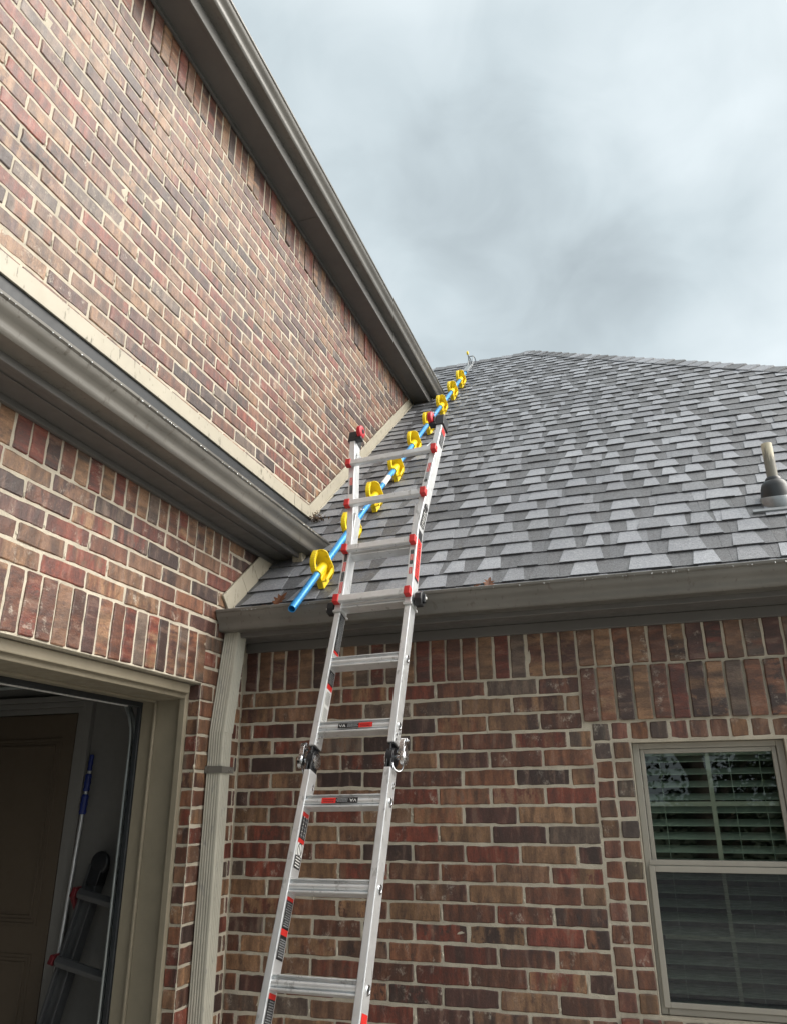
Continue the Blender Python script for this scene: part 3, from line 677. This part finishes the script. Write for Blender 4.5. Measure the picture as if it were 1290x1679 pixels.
for z0_, z1_, r in ((-.05, .05, .020), (.065, .155, .018), (.17, .255, .013)):
    m = MB(); n_ = 8; m.tube([ez(z0_+(z1_-z0_)*i/n_) for i in range(n_+1)], [r*(.72 if i in (0, n_) else .94+.1*math.sin(i*2.0)) for i in range(n_+1)], 12); m.build('grip', 'blue_grip', ep, smooth=40)
# stepladder inside
sp = thing('step_ladder', 'dark folding ladder with red end caps standing just inside the open garage', 'ladder', (-2.85, 3.52, GZ+.01))
lb, lt = V((-3.02, 3.44, GZ+.012)), V((-2.765, 3.59, -.262)); ax = (lt-lb); al = ax.length; ax.normalize()
ee = V((1, 0, 0)); ee = (ee-ax*ee.dot(ax)).normalized(); nn_ = ee.cross(ax)
Fs = lambda a, b, c: lb+ee*a+ax*b+nn_*c
for a in (0, .40):
    m = MB(); m.fbox(Fs, a-.045, a-.028, 0, al-.03, -.03, .03); m.fbox(Fs, a-.028, a+.025, 0, al-.03, -.012, .006); m.fbox(Fs, a+.025, a+.040, 0, al-.03, -.03, .03)
    m.build('rail', 'grey_fibre', sp, .003)
    m = MB(); m.lathe([(.028, 0), (.050, .006), (.056, .02), (.050, .034), (.026, .040)], Fs(a+.01, al-.015, -.005), nn_, 18); m.fbox(Fs, a-.03, a+.04, al-.12, al-.03, -.034, .032); m.build('pivot_cap', 'black', sp, .004, smooth=40)
for i in range(4):
    b = al-.165-.30*i
    m = MB(); m.ext([(0, -.02), (.03, -.024), (.042, 0), (.03, .024), (0, .02)], Fs(-.03, b, .031), nn_, ax, ee*.44); m.build('rung', 'grey_fibre', sp, .004)
    m = MB(); m.hexa([Fs(-.062, b-.085 if i == 0 else b-.03, .015), Fs(-.047, b-.085 if i == 0 else b-.03, .015), Fs(-.030, b-.02, .080), Fs(-.062, b-.02, .080), Fs(-.062, b+.028, .012), Fs(-.046, b+.028, .012), Fs(-.031, b+.022, .078), Fs(-.058, b+.022, .078)]); m.build('end_cap', 'shaded_red', sp, .006)

# ------------------------------------------------------------------ vent pipe
vb = V((.716, 4.03, 0)); vz = rz(vb.y)
vp = MB().lathe([(.0265, 0), (.0265, 1.738-vz), (.0235, 1.738-vz), (.0235, 1.70-vz)], (vb.x, vb.y, vz), (0, 0, 1), 28)
vpo = bpy.data.objects.new('vent_pipe', None)
pp = vp.build('vent_pipe', 'vent', house, smooth=40)
pp.data.transform(Matrix.Translation((0, 0, -(vz+HZ)+house['_org'][2])))          # local z measured from the roof
pp.location = (0, 0, vz+HZ-house['_org'][2]); pp['_org'] = (house['_org'][0], house['_org'][1], vz+HZ)
MB().lathe([(.073, -.05), (.074, .002), (.067, .060), (.060, .082), (.050, .094), (.040, .098), (.038, .112), (.034, .117), (.029, .117)], (vb.x, vb.y, vz+.02), (0, 0, 1), 32).build('pipe_boot', 'rubber', pp, smooth=50)
sv = (vb.y-EY)/ca
m = MB(); m.lathe([(.088, -.035), (.084, .01), (.076, .028), (.0745, .028)], (vb.x, vb.y, vz+.005), V((0, -.3, 1)), 32)
m.fbox(FR, vb.x-.135, vb.x+.135, sv-.135, sv-.105, .0185, .0215); m.fbox(FR, vb.x-.140, vb.x+.140, sv-.139, sv-.134, .010, .0235); m.build('pipe_flashing', 'lead', pp, .0015, smooth=35)

# ------------------------------------------------------------------ the big ladder
LP = V((-1.179, 2.692, -.539)); LE = V((.998, -.057, .008)).normalized(); LU = V((.012, .345, .939)); LU = (LU-LE*LU.dot(LE)).normalized(); LN = LE.cross(LU)
FA = lambda a, b, c: LP+LE*a+LU*b+LN*c
SHR = lambda b: -.024*(b-1.45) if b > 1.45 else 0.0           # the upper part sits a touch askew
FAs = lambda a, b, c: FA(a+SHR(b), b, c)
RSP = .3048
bb = -(LP.z+HZ)/LU.z
lad = thing('telescopic_ladder', 'tall silver aluminium ladder leaning on the gutter, red rung caps and wheels', 'ladder', FA(0, bb, 0))
RW, RD = .029, .064; IW = .1575
for sgn in (-1, 1):
    for b0, b1 in ((-.62, .712), (.812, 2.055)):
        a0, a1 = (IW, IW+RW) if sgn > 0 else (-IW-RW, -IW)
        m = MB(); m.fbox(FAs, a0, a1, b0, min(b1, 1.45), -RD, 0)
        if b0 > 0: m.fbox(FAs, a0, a1, 1.4505, b1, -RD, 0)
        m.build('rail', 'alu', lad, .003)
RP = [(-.058, 0), (-.006, 0), (-.003, -.0015), (-.003, -.0045), (-.015, -.006), (-.0155, -.013)]
for i in range(9): 
    t = R(90-180*i/8); RP.append((-.0155+.0125*math.cos(t), -.0245+.0115*math.sin(t)))
RP += [(-.015, -.038), (-.004, -.041), (-.003, -.045), (-.006, -.047), (-.058, -.047)]
RP = RP[::-1]
def rung(b, a0, a1): return MB().ext(RP, FAs(a0, b, 0), LN, LU, LE*(a1-a0))
for i in (-1, 0, 1, 2, 3, 4, 5, 6): rung(i*RSP, -IW+.0005, IW-.0005).build('rung', 'alu', lad, .0008, smooth=25)
for i in (-1, 0, 1, 2, 3, 4):                     # swaged rung ends on the rail
    for sgn in (-1, 1):
        m = MB(); ctr = FA(sgn*(IW+RW+.0015), i*RSP-.024, -.034)
        m.tube([ctr+(LU*math.cos(2*math.pi*t/20)+LN*math.sin(2*math.pi*t/20))*.0135 for t in range(20)], .0035, 8, closed=True); m.lathe([(.011, -.001), (.011, .0006)], ctr, LE*sgn, 16, 1)
        m.build('rung_collar', ['chrome', 'black'], lad, smooth=50)
m = MB()
for sgn in (-1, 1):
    for b in (.575, .545+.10, .69-.03, .83, .865, .85):
        for side in (0, 1):
            a = sgn*(IW+RW) if side == 0 else sgn*IW; ax_ = LE*sgn*(1 if side == 0 else -1)
            m.lathe([(.0062, 0), (.0058, .002), (.003, .0034)], FA(a, b, -.018-.026*((b*1000) % 2 > .9)), ax_, 10)
m.build('rivet', 'chrome', lad, smooth=50)['kind'] = 'stuff'
# centre hinges
for sgn in (-1, 1):
    a = sgn*(IW+RW/2)
    m = MB(); m.fbox(FA, a-.0125, a-.0045, .690, .772, -RD+.004, -.003); m.fbox(FA, a+.0045, a+.0125, .690, .772, -RD+.004, -.003); m.fbox(FA, a-.0035, a+.0035, .752, .835, -RD+.004, -.003)
    m.fbox(FA, a-.012, a+.012, .805, .835, -RD+.006, -.006)
    m.lathe([(.036, -.015), (.036, .015)], FA(a, .762, -.036), LE, 24); hg = m.build('hinge', 'black', lad, .002, smooth=40)
    m = MB(); o = sgn
    m.lathe([(.010, 0), (.010, .022), (.024, .024), (.029, .030), (.029, .040), (.022, .047), (.008, .050)], FA(a+o*.014, .762, -.036), LE*o, 22)
    lp = [FA(a+o*(.030+.020*math.sin(t)), .762+.052*math.cos(t)-.006, -.030+.016*math.sin(2*t)) for t in [2*math.pi*i/22 for i in range(22)]]
    m.tube(lp, .0038, 8, closed=True); m.tube([FA(a+o*.034, .80, -.034), FA(a+o*.046, .825, -.030), FA(a+o*.066, .826, -.03)], .0055, 8)
    m.fbox(FA, min(a+o*.034, a+o*.062), max(a+o*.034, a+o*.062), .818, .832, -.042, -.018); 
    m.ext([(-.020+.030*math.cos(q_)*(1 if math.sin(q_) < 0 else .8), .040*math.sin(q_)) for q_ in [2*math.pi*i/16 for i in range(16)]], FA(a+o*.042, .768, -.012), LN, LU, LE*o*.016)
    m.ext([(-.004, 0), (.012, .006), (.016, .040), (.004, .062), (-.010, .058), (-.006, .03)], FA(a+o*.036, .770, -.020), LN, LU, LE*o*.020)
    m.build('hinge_handle', 'chrome', hg, .0015, smooth=45)
    m = MB(); m.lathe([(.030, 0), (.030, .006), (.022, .010), (.008, .012)], FA(a-o*.0145, .755, -.036), LE*-o, 22); m.build('hinge_disc', 'chrome', hg, smooth=40)
# outer sections: straight, then flared; one on top, one at the foot
def outer(dirn, b_in, b_flare, b_out, a_out, rungs, top):
    OW, OD = .034, .070; ai = IW-.002
    sg = 1 if dirn > 0 else -1
    for sgn in (-1, 1):
        def col(b, a): return [FAs(a-OW*.5, b, -OD+.003), FAs(a+OW*.5, b, -OD+.003), FAs(a+OW*.5, b, .0045), FAs(a-OW*.5, b, .0045)]
        st = [(b_in, sgn*(ai+OW/2)), (b_flare, sgn*(ai+OW/2)), (b_flare+sg*.05, sgn*(ai+OW/2+.002)), (b_out, sgn*a_out)]
        m = MB(); vs_ = []
        for b, a in st: vs_ += col(b, a)
        fs_ = []
        for k in range(3):
            for j in range(4):
                g_ = (4*k+j, 4*k+(j+1) % 4, 4*k+4+(j+1) % 4, 4*k+4+j); fs_.append(g_ if sg > 0 else g_[::-1])
        fs_.append((3, 2, 1, 0) if sg > 0 else (0, 1, 2, 3)); fs_.append((12, 13, 14, 15) if sg > 0 else (15, 14, 13, 12))
        m.add(vs_, fs_); m.build('outer_rail', 'alu', lad, .003)
        m = MB(); b0 = b_in; c_ = sgn*(ai+OW/2); m.fbox(FAs, c_-.021, c_+.021, min(b0, b0+sg*.012), max(b0, b0+sg*.012), -.074, .008); m.build('rail_collar', 'alu_dull', lad, .002)
        # lock knob on the outer flank
        kb = b_in+sg*.045; ka = sgn*(ai+OW)
        m = MB(); m.ext([(.034*math.cos(t)*(1 if math.cos(t) > 0 else .85), .040*math.sin(t)) for t in [R(22.5+45*i) for i in range(8)]], FAs(ka+sgn*.010, kb, -.032), LN, LU, LE*sgn*.034)
        m.lathe([(.014, 0), (.014, .012)], FAs(ka, kb, -.032), LE*sgn, 14)
        m.fbox(FAs, min(ka+sgn*.042, ka+sgn*.056), max(ka+sgn*.042, ka+sgn*.056), kb-.022, kb+.022, -.040, -.024)
        kn = m.build('lock_knob', 'black', lad, .004, smooth=40)
        m = MB(); m.lathe([(.007, 0), (.006, .003)], FAs(ka+sgn*.056, kb+.002, -.032), LE*sgn, 12); m.build('knob_pin', 'label_white', kn, smooth=40)
    for b, a in rungs:
        m = MB(); m.ext([(.006, -.034), (.028, -.036), (.032, -.033), (.032, -.004), (.029, 0), (.006, 0)], FAs(-a, b, 0), LN, LU, LE*2*a); m.build('outer_rung', 'alu', lad, .001)
        for sgn in (-1, 1):
            m = MB(); m.fbox(FAs, min(sgn*(a-.012), sgn*(a+.017)), max(sgn*(a-.012), sgn*(a+.017)), b-.039, b+.004, .0055, .038); m.build('rung_cap', 'red', lad, .003, seg=2)
outer(1, 1.452, 1.865, 2.632, .258, ((1.528, .174), (1.825, .174), (2.126, .204), (2.424, .240)), True)
outer(-1, -.335, -.62, bb+.01, .245, ((-.46, .174), (-.765, .180), (-1.07, .222)), False)
for sgn in (-1, 1):
    a = sgn*.258
    m = MB(); m.fbox(FAs, a-.023, a+.023, 2.599, 2.671, -.072, .010); m.fbox(FAs, a-.021, a+.021, 2.671, 2.680, -.066, -.010)
    ai_ = a-sgn*.020; w0, w1 = sorted((a-sgn*.022, a-sgn*.060)); m.fbox(FAs, w0, w1, 2.602, 2.620, -.020, .016); m.fbox(FAs, *sorted((a-sgn*.024, a-sgn*.032)), 2.616, 2.658, -.012, .020)
    wb = m.build('wheel_bracket', 'black', lad, .003)
    m = MB(); wc = FAs(a-sgn*.050, 2.653, .012)
    m.lathe([(.018, -.015), (.030, -.014), (.036, -.009), (.037, 0), (.036, .009), (.030, .014), (.018, .015)], wc, LE, 28); wl = m.build('wheel', 'wheel', wb, smooth=40)
    m = MB(); m.lathe([(.014, -.017), (.014, .017)], wc, LE, 16); m.lathe([(.006, -.02), (.006, .02)], wc, LE, 10); m.build('wheel_hub', 'black', wb, smooth=40)
    m = MB(); m.tube([FAs(a-sgn*.018, 2.545, -.03), FAs(sgn*.168, 2.424, -.002), FAs(sgn*.160, 2.415, .008)], .0062, 8); m.build('brace', 'alu', lad, smooth=40)
    m = MB(); m.fbox(FAs, sgn*.245-.03, sgn*.245+.03, bb, bb+.06, -.075, .012); m.build('foot', 'black', lad, .006)

# --- labels stuck on the ladder
def text_mesh(mb, s, F, w, h, mi=0, flip=False):
    """lettering as thin raised faces, fitted into w x h with its centre at F(0,0)"""
    cu_ = bpy.data.curves.new('lettering', 'FONT'); cu_.body = s; cu_.resolution_u = 2; cu_.align_x = 'CENTER'; cu_.align_y = 'CENTER'
    o = bpy.data.objects.new('lettering', cu_); C.objects.link(o); bpy.context.view_layer.update()
    me = o.to_mesh(); xs = [v.co.x for v in me.vertices]; ys = [v.co.y for v in me.vertices]
    cx, cy = (min(xs)+max(xs))/2, (min(ys)+max(ys))/2; sx = w/(max(xs)-min(xs)); sy = h/(max(ys)-min(ys))
    k = -1 if flip else 1
    mb.add([F((v.co.x-cx)*sx*k, (v.co.y-cy)*sy*k) for v in me.vertices], [tuple(p.vertices) for p in me.polygons], mi)
    o.to_mesh_clear(); bpy.data.objects.remove(o); bpy.data.curves.remove(cu_)
LM = ['label_black', 'label_red', 'label_white', 'label_grey']
def rung_label(i, flip):
    b = i*RSP-.0245; F0 = lambda x, y, z: FA(x, b+y, -.0015+z)
    m = MB(); k = -1 if flip else 1
    def rect(x0, x1, y0, y1, z, mi):
        x0, x1 = sorted((x0*k, x1*k)); m.add([F0(x0, y0, z), F0(x1, y0, z), F0(x1, y1, z), F0(x0, y1, z)], [(0, 1, 2, 3)], mi)
    rect(-.068, .024, -.0105, .0105, 0, 0); rect(.024, .084, -.0105, .0105, 0, 1)
    text_mesh(m, 'VA', lambda x, y: F0(k*-.049+x, y, .0006), .030, .012, 2, flip)
    for y in (-.0055, -.0005, .0045):
        x = -.026
        while x < .018:
            w = random.uniform(.002, .006); rect(x, x+w, y, y+.003, .0006, 3); x += w+.0015
    for y in (-.006, .001):
        x = .032
        while x < .072:
            w = random.uniform(.003, .007); rect(x, x+w, y, y+.0025, .0006, 0); x += w+.0015
    m.build('rung_label', LM, lad)
rung_label(2, True); rung_label(3, False)
def flank_label(a, sgn, b0, b1, parts, text=None):
    """sticker on a rail flank; parts = [(from, to, material, print)] as shares of its length"""
    c0, c1 = -.056, -.008
    F0 = lambda b, c, z: FA(a(b)+sgn*(.0012+z), b, c)
    m = MB()
    def rect(b_0, b_1, c_0, c_1, z, mi):
        m.add([F0(b_0, c_0, z), F0(b_0, c_1, z), F0(b_1, c_1, z), F0(b_1, c_0, z)], [(0, 1, 2, 3)], mi)
    for f0, f1, mi, pr in parts:
        x0, x1 = b0+(b1-b0)*f0, b0+(b1-b0)*f1; rect(x0, x1, c0, c1, 0, mi)
        if pr == 'lines':
            x = x0+.008; ink = 3 if mi == 0 else 0
            while x < x1-.008:
                c = c0+.006
                while c < c1-.010:
                    w = random.uniform(.004, .012); rect(x, x+.0035, c, min(c+w, c1-.004), .0006, ink); c += w+.002
                x += .0075
        elif pr == 'bars':
            x = x0+.006
            while x < x1-.006: rect(x, x+.004, c0+.006, c1-.006, .0006, 2 if mi == 0 else 0); x += .010
        elif pr == 'icon':
            ctr = (x0+x1)/2; cc = (c0+c1)/2; r_ = .019
            ring = []
            for t in range(24):
                an = 2*math.pi*t/24
                for rr_ in (r_, r_-.0035): ring.append(F0(ctr+rr_*1.3*math.cos(an), cc+rr_*math.sin(an), .0006))
            m.add(ring, [(2*t, 2*t+1, (2*t+3) % 48, (2*t+2) % 48) for t in range(24)], 0)
            m.add([F0(ctr-.015, cc-.012, .0007), F0(ctr-.012, cc-.015, .0007), F0(ctr+.015, cc+.012, .0007), F0(ctr+.012, cc+.015, .0007)], [(0, 1, 2, 3)], 0)
        elif pr == 'figures':
            for t in range(3):
                x = x0+(x1-x0)*(t+.5)/3
                for c in (c0+.013, c0+.033):
                    rect(x-.010, x+.008, c-.002, c+.002, .0006, 3); rect(x-.003, x+.001, c-.007, c+.007, .0006, 3); rect(x+.010, x+.015, c-.003, c+.003, .0006, 2)
        elif pr and pr.startswith('T:'):
            word, ink = pr[2:].split('|'); text_mesh(m, word, lambda x, y: F0((x0+x1)/2+x, (c0+c1)/2+y, .0007), (x1-x0)*.88, (c1-c0)*.55, int(ink))
    return m.build('rail_label', LM, lad)
aL = lambda b: -IW; aR = lambda b: IW+RW
flank_label(aL, 1, 1.246, 1.452, [(0, .06, 1, None), (.06, 1, 0, 'lines')])
flank_label(aL, 1, .925, 1.16, [(0, .30, 2, 'bars'), (.30, .62, 2, 'lines'), (.62, .72, 1, None), (.72, 1, 0, 'lines')])
flank_label(aL, 1, .345, .548, [(0, .22, 0, 'bars'), (.22, .44, 2, 'icon'), (.44, .52, 1, None), (.52, .92, 0, 'figures'), (.92, 1, 1, None)])
flank_label(aL, 1, .045, .245, [(0, .38, 0, 'lines'), (.38, .48, 1, None), (.48, .94, 0, 'lines'), (.94, 1, 1, None)])
flank_label(aL, 1, -.26, -.055, [(0, .92, 0, 'lines'), (.92, 1, 1, None)])
flank_label(aR, 1, -.30, -.09, [(0, .85, 0, 'lines'), (.85, 1, 1, None)])
aO = lambda b: IW-.002+.034+SHR(b) if b < 1.90 else IW-.002+.034+SHR(b)+(b-1.90)*(.258-(IW-.002+.017)-.002)/(2.632-1.915)
flank_label(aO, 1, 1.60, 1.835, [(0, .06, 0, None), (.06, 1, 1, 'T:LITTLE GIANT|0')])
flank_label(aO, 1, 1.92, 2.055, [(0, .76, 0, 'T:LEVELER|2'), (.80, 1, 0, 'icon')])
flank_label(aO, 1, 1.84, 1.90, [(0, 1, 0, None)])
flank_label(aO, 1, 2.47, 2.59, [(0, .70, 0, 'lines'), (.72, 1, 1, None)])
def front_label(sgn, b0, b1, parts):
    m = MB()
    for f0, f1, mi in parts:
        x0, x1 = b0+(b1-b0)*f0, b0+(b1-b0)*f1
        def ac(b): return SHR(b)+(sgn*(IW-.002+.017) if b < 1.90 else sgn*(IW-.002+.017+(b-1.915)*(.258-(IW+.015))/(2.632-1.915)))
        h = .0075; m.add([FA(ac(x0)-h, x0, .0056), FA(ac(x0)+h, x0, .0056), FA(ac(x1)+h, x1, .0056), FA(ac(x1)-h, x1, .0056)], [(0, 1, 2, 3)], mi)
        if mi in (0, 1):
            x = x0+.003
            while x < x1-.004:
                m.add([FA(ac(x)-.004, x, .0062), FA(ac(x)+.004, x, .0062), FA(ac(x)+.004, x+.002, .0062), FA(ac(x)-.004, x+.002, .0062)], [(0, 1, 2, 3)], 2 if mi == 1 else 3); x += .006
    m.build('rail_label', LM, lad)
front_label(-1, 1.555, 1.80, [(0, .26, 1), (.28, .50, 0), (.52, .74, 1), (.76, 1, 0)])
front_label(1, 1.62, 1.76, [(0, .26, 1), (.40, .55, 0), (.56, .80, 1), (.82, 1, 0)])
front_label(-1, 2.19, 2.31, [(0, .52, 0), (.54, 1, 1)])
front_label(1, 2.19, 2.32, [(0, .14, 0), (.16, .48, 3), (.52, 1, 1)])

# ------------------------------------------------------------------ roof climbing pole
PX = -1.603
FP = lambda a, s, h: V((PX+a, 3.28+s*ca-h*sa, .878+s*sa+h*ca))     # h measured from the pole's axis
rp = thing('roof_safety_pole', 'long blue pole with nine yellow cleats lying up the shingle roof', 'roof pole', FP(0, 0, -.05))
joints = [0, 1.20, 2.42, 3.63, 4.84, 6.02]
for i in range(5):
    m = MB(); r_ = .0192-(i % 2)*.0012; n_ = 20
    if i == 0:                                    # open tube end
        m.lathe([(r_-.003, .12), (r_-.003, .001), (r_, 0), (r_, 1.24)], FP(0, 0, 0), FP(0, 1, 0)-FP(0, 0, 0), 24)
    else: m.tube([FP(0, joints[i]-.03, 0), FP(0, joints[i+1], 0)], r_, 24)
    m.build('pole_section', 'blue', rp, smooth=40)
    if i:
        m = MB(); m.tube([FP(.0, joints[i]+.03, .012), FP(.018, joints[i]+.03, .030)], .004, 8); m.tube([FP(.018+.011*math.cos(t), joints[i]+.03+.011*math.sin(t), .034) for t in [2*math.pi*k/14 for k in range(14)]], .0022, 6, closed=True); m.build('snap_pin', 'chrome', rp, smooth=40)
m = MB(); m.tube([FP(0, 1.79, 0), FP(0, 1.95, 0)], .0196, 24); m.build('pole_label', 'label_white', rp, smooth=40)
PLATE = []
for i in range(13):
    t = R(180*i/12); PLATE.append((.006+.044*math.cos(t), .070+.036*math.sin(t)))
PLATE += [(-.042, -.010), (-.046, -.046), (-.022, -.086), (.026, -.086), (.058, -.046), (.062, -.016)]
def cleat(s):
    m = MB(); L_ = .110
    F0 = globals()['FP']; FP = lambda a, s_, h: F0(a*.88, s+(s_-s)*.90, h*.90 if h > -.06 else h)
    m.ext([(a*.88, b*.90 if b > -.06 else b) for a, b in PLATE], FP(0, s+.062, 0), V((1, 0, 0)), F0(0, 0, 1)-F0(0, 0, 0), (F0(0, 1, 0)-F0(0, 0, 0))*.009)
    m.lathe([(.0205, 0), (.0262, .001), (.0262, L_), (.0205, L_)], FP(0, s-.062, 0), F0(0, 1, 0)-F0(0, 0, 0), 24)
    m.fbox(FP, -.042, .054, s-.064, s+.062, -.050, -.042); m.fbox(FP, -.018, .020, s-.055, s+.050, -.088, -.050)                                     # foot plate
    m.hexa([FP(.046, s-.064, -.043), FP(.056, s-.064, -.043), FP(.056, s+.062, -.043), FP(.046, s+.062, -.043), FP(.046, s-.064, -.034), FP(.056, s-.064, -.034), FP(.058, s+.062, -.016), FP(.048, s+.062, -.016)])
    m.fbox(FP, -.020, .020, s-.060, s+.061, -.042, -.022)
    # arched strap from the plate's crown down to the lower end of the sleeve
    arc = []
    for i in range(11):
        t = R(90*i/10); arc.append((s+.064-.104*math.sin(t)**1.2, .006+.100*math.cos(t)**.60 if i < 10 else .006))
    for x0, x1, th in ((-.042, -.014, .013), (-.015, -.009, .024)):
        for (s0_, h0), (s1_, h1) in zip(arc[:-1], arc[1:]):
            d2 = V((s1_-s0_, h1-h0)); d2.normalize(); n2 = V((-d2.y, d2.x))*-1
            m.hexa([FP(x0, s0_, h0), FP(x1, s0_, h0), FP(x1, s1_, h1), FP(x0, s1_, h1), FP(x0, s0_+n2.x*-th, h0+n2.y*-th), FP(x1, s0_+n2.x*-th, h0+n2.y*-th), FP(x1, s1_+n2.x*-th, h1+n2.y*-th), FP(x0, s1_+n2.x*-th, h1+n2.y*-th)])
    return m
for s in (.430, .988, 1.538, 2.144, 2.777, 3.40, 4.055, 4.685, 5.247):
    cleat(s).build('cleat', 'yellow', rp, .0025, smooth=35)
m = MB(); sT = 6.02
m.fbox(FP, -.028, .028, sT-.42, sT-.02, -.006, .024); m.build('ridge_bar', 'lead', rp, .003)
m = MB()
for x in (-.028, .028): m.tube([FP(x, sT-.03, 0), FP(x, sT+.05, .03), FP(x, sT+.17, .085), FP(x, sT+.26, .04), FP(x, sT+.30, -.08)], .006, 8)
m.tube([FP(-.03, sT+.17, .085), FP(.03, sT+.17, .085)], .006, 8); m.tube([FP(0, sT+.0, .02), FP(0, sT-.015, .12), FP(.0, sT-.025, .16)], .006, 8); m.build('ridge_hook', 'lead', rp, smooth=40)
m = MB(); m.lathe([(.006, -.010), (.020, -.009), (.023, 0), (.020, .009), (.006, .010)], FP(0, sT-.025, .16), (1, 0, 0), 24); m.build('hook_wheel', 'yellow', rp, smooth=40)

# ------------------------------------------------------------------ fallen leaves
def leaf(pos, up, fwd, size, label, curl=.25):
    prof = [(0, 0), (.10, .06), (.32, .10), (.20, .24), (.46, .36), (.22, .44), (.40, .66), (.14, .64), (.10, .84), (0, 1.0)]
    pts = prof+[(-a*.95, b) for a, b in prof[-2:0:-1]]
    up = V(up).normalized(); f_ = V(fwd); f_ = (f_-up*f_.dot(up)).normalized(); s_ = f_.cross(up); n = len(pts); vs_ = []
    for th in (0, .0012):
        for a, b in pts: vs_.append(V(pos)+(s_*a+f_*b+up*(curl*(abs(a)*.8+b*b*.5)))*size+up*th)
    c = len(vs_); vs_ += [V(pos)+f_*size*.5+up*curl*.12*size, V(pos)+f_*size*.5+up*(curl*.12*size+.0012)]
    m = MB(); m.add(vs_, [((i+1) % n, i, c) for i in range(n)]+[(n+i, n+(i+1) % n, c+1) for i in range(n)]+[(i, (i+1) % n, n+(i+1) % n, n+i) for i in range(n)])
    m.tube([V(pos), V(pos)-f_*size*.3+up*.1*size], .0012, 5)
    return tag(m.build('oak_leaf', 'leaf_brown'), label, 'leaf', 'dry leaves at the gutter')
gy = FBY-.075
def sit(x, s, h=.016): return FR(x, s, h)
leaf(sit(-1.80, .085, .03), (0, -.75, .55), (.55, .1, .9), .095, 'large lobed brown leaf by the lower end of the blue pole', .35)
leaf(V((-1.865, gy, GB+.004)), (.1, -.5, .9), (1, 0, .3), .06, 'small curled brown leaf in the gutter left of the large leaf', .4)
leaf(V((-.67, gy, GB+.004)), (.2, -.8, .5), (.2, .1, 1), .065, 'upright brown leaf in the gutter, farthest right of the ladder', .3)
leaf(V((-.745, gy, GB+.002)), (-.2, -.6, .7), (1, .1, .35), .050, 'flat brown leaf in the gutter between ladder and upright leaf', .4)
# clump of litter caught in the valley
m = MB(); random.seed(5)
vc = V((XL+.085, 4.40, rz(4.40)+.045))
for i in range(150):
    p = vc+V((random.gauss(0, .028), random.gauss(0, .03), abs(random.gauss(0, .016))-.01)); a = V((random.gauss(0, 1), random.gauss(0, 1), random.gauss(0, 1))).normalized(); b = a.orthogonal().normalized(); l_ = random.uniform(.012, .035); w_ = l_*random.uniform(.12, .5)
    cc = a.cross(b)*l_*.2
    m.add([p-a*l_/2, p-b*w_/2+cc, p+a*l_/2, p+b*w_/2+cc], [(0, 1, 2), (0, 2, 3)])
tag(m.build('leaf_litter', 'debris'), 'clump of dead leaf litter caught where gutter, flashing and roof meet', 'leaf litter')

# ------------------------------------------------------------------ trees behind the camera (mirrored in the window, and they shade the back wall)
def tree(x, y, h, rad, label, seed):
    rg = random.Random(seed); t = thing('shade_tree', label, 'tree', (x, y, GZ), 'trees mirrored in the window')
    m = MB(); base = V((x, y, GZ)); top = V((x+rg.uniform(-.4, .4), y, GZ+h*.62))
    m.tube([base, base.lerp(top, .4)+V((.1, 0, 0)), top], [.24, .18, .07], 10); cl = []
    for i in range(9):
        st_ = base.lerp(top, rg.uniform(.12, .95)); an = rg.uniform(0, 6.28); r_ = rad*rg.uniform(.5, .95); en = st_+V((math.cos(an)*r_, math.sin(an)*r_, h*rg.uniform(.05, .30)))
        m.tube([st_, st_.lerp(en, .5)+V((0, 0, .2)), en], [.075, .05, .02], 7); cl.append(en); cl.append(st_.lerp(en, .6))
    m.build('trunk', 'bark', t, smooth=60); m = MB()
    for c in cl+[top]:
        rr_ = rad*rg.uniform(.32, .55)
        for k in range(460):
            d = V((rg.gauss(0, 1), rg.gauss(0, 1), rg.gauss(0, .75))).normalized()*rr_*rg.random()**.45; p = c+d
            a = V((rg.gauss(0, 1), rg.gauss(0, 1), rg.gauss(0, .6))).normalized(); b = a.orthogonal().normalized(); l_ = rg.uniform(.09, .17)
            m.add([p, p+a*l_*.5+b*l_*.28, p+a*l_, p+a*l_*.5-b*l_*.28], [(0, 1, 2, 3)])
    m.build('crown', 'tree_leaf', t)
tree(.6, -7.5, 6.5, 2.4, 'leafy tree mirrored in the left half of the upper window pane', 3)
tree(4.6, -9.5, 7.5, 2.8, 'leafy tree mirrored in the right half of the upper window pane', 4)
tree(-3.2, -11, 8.0, 3.0, 'leafy tree behind the photographer towards the garage side', 7)
for o in scn.objects:
    if '_org' in o: del o['_org']
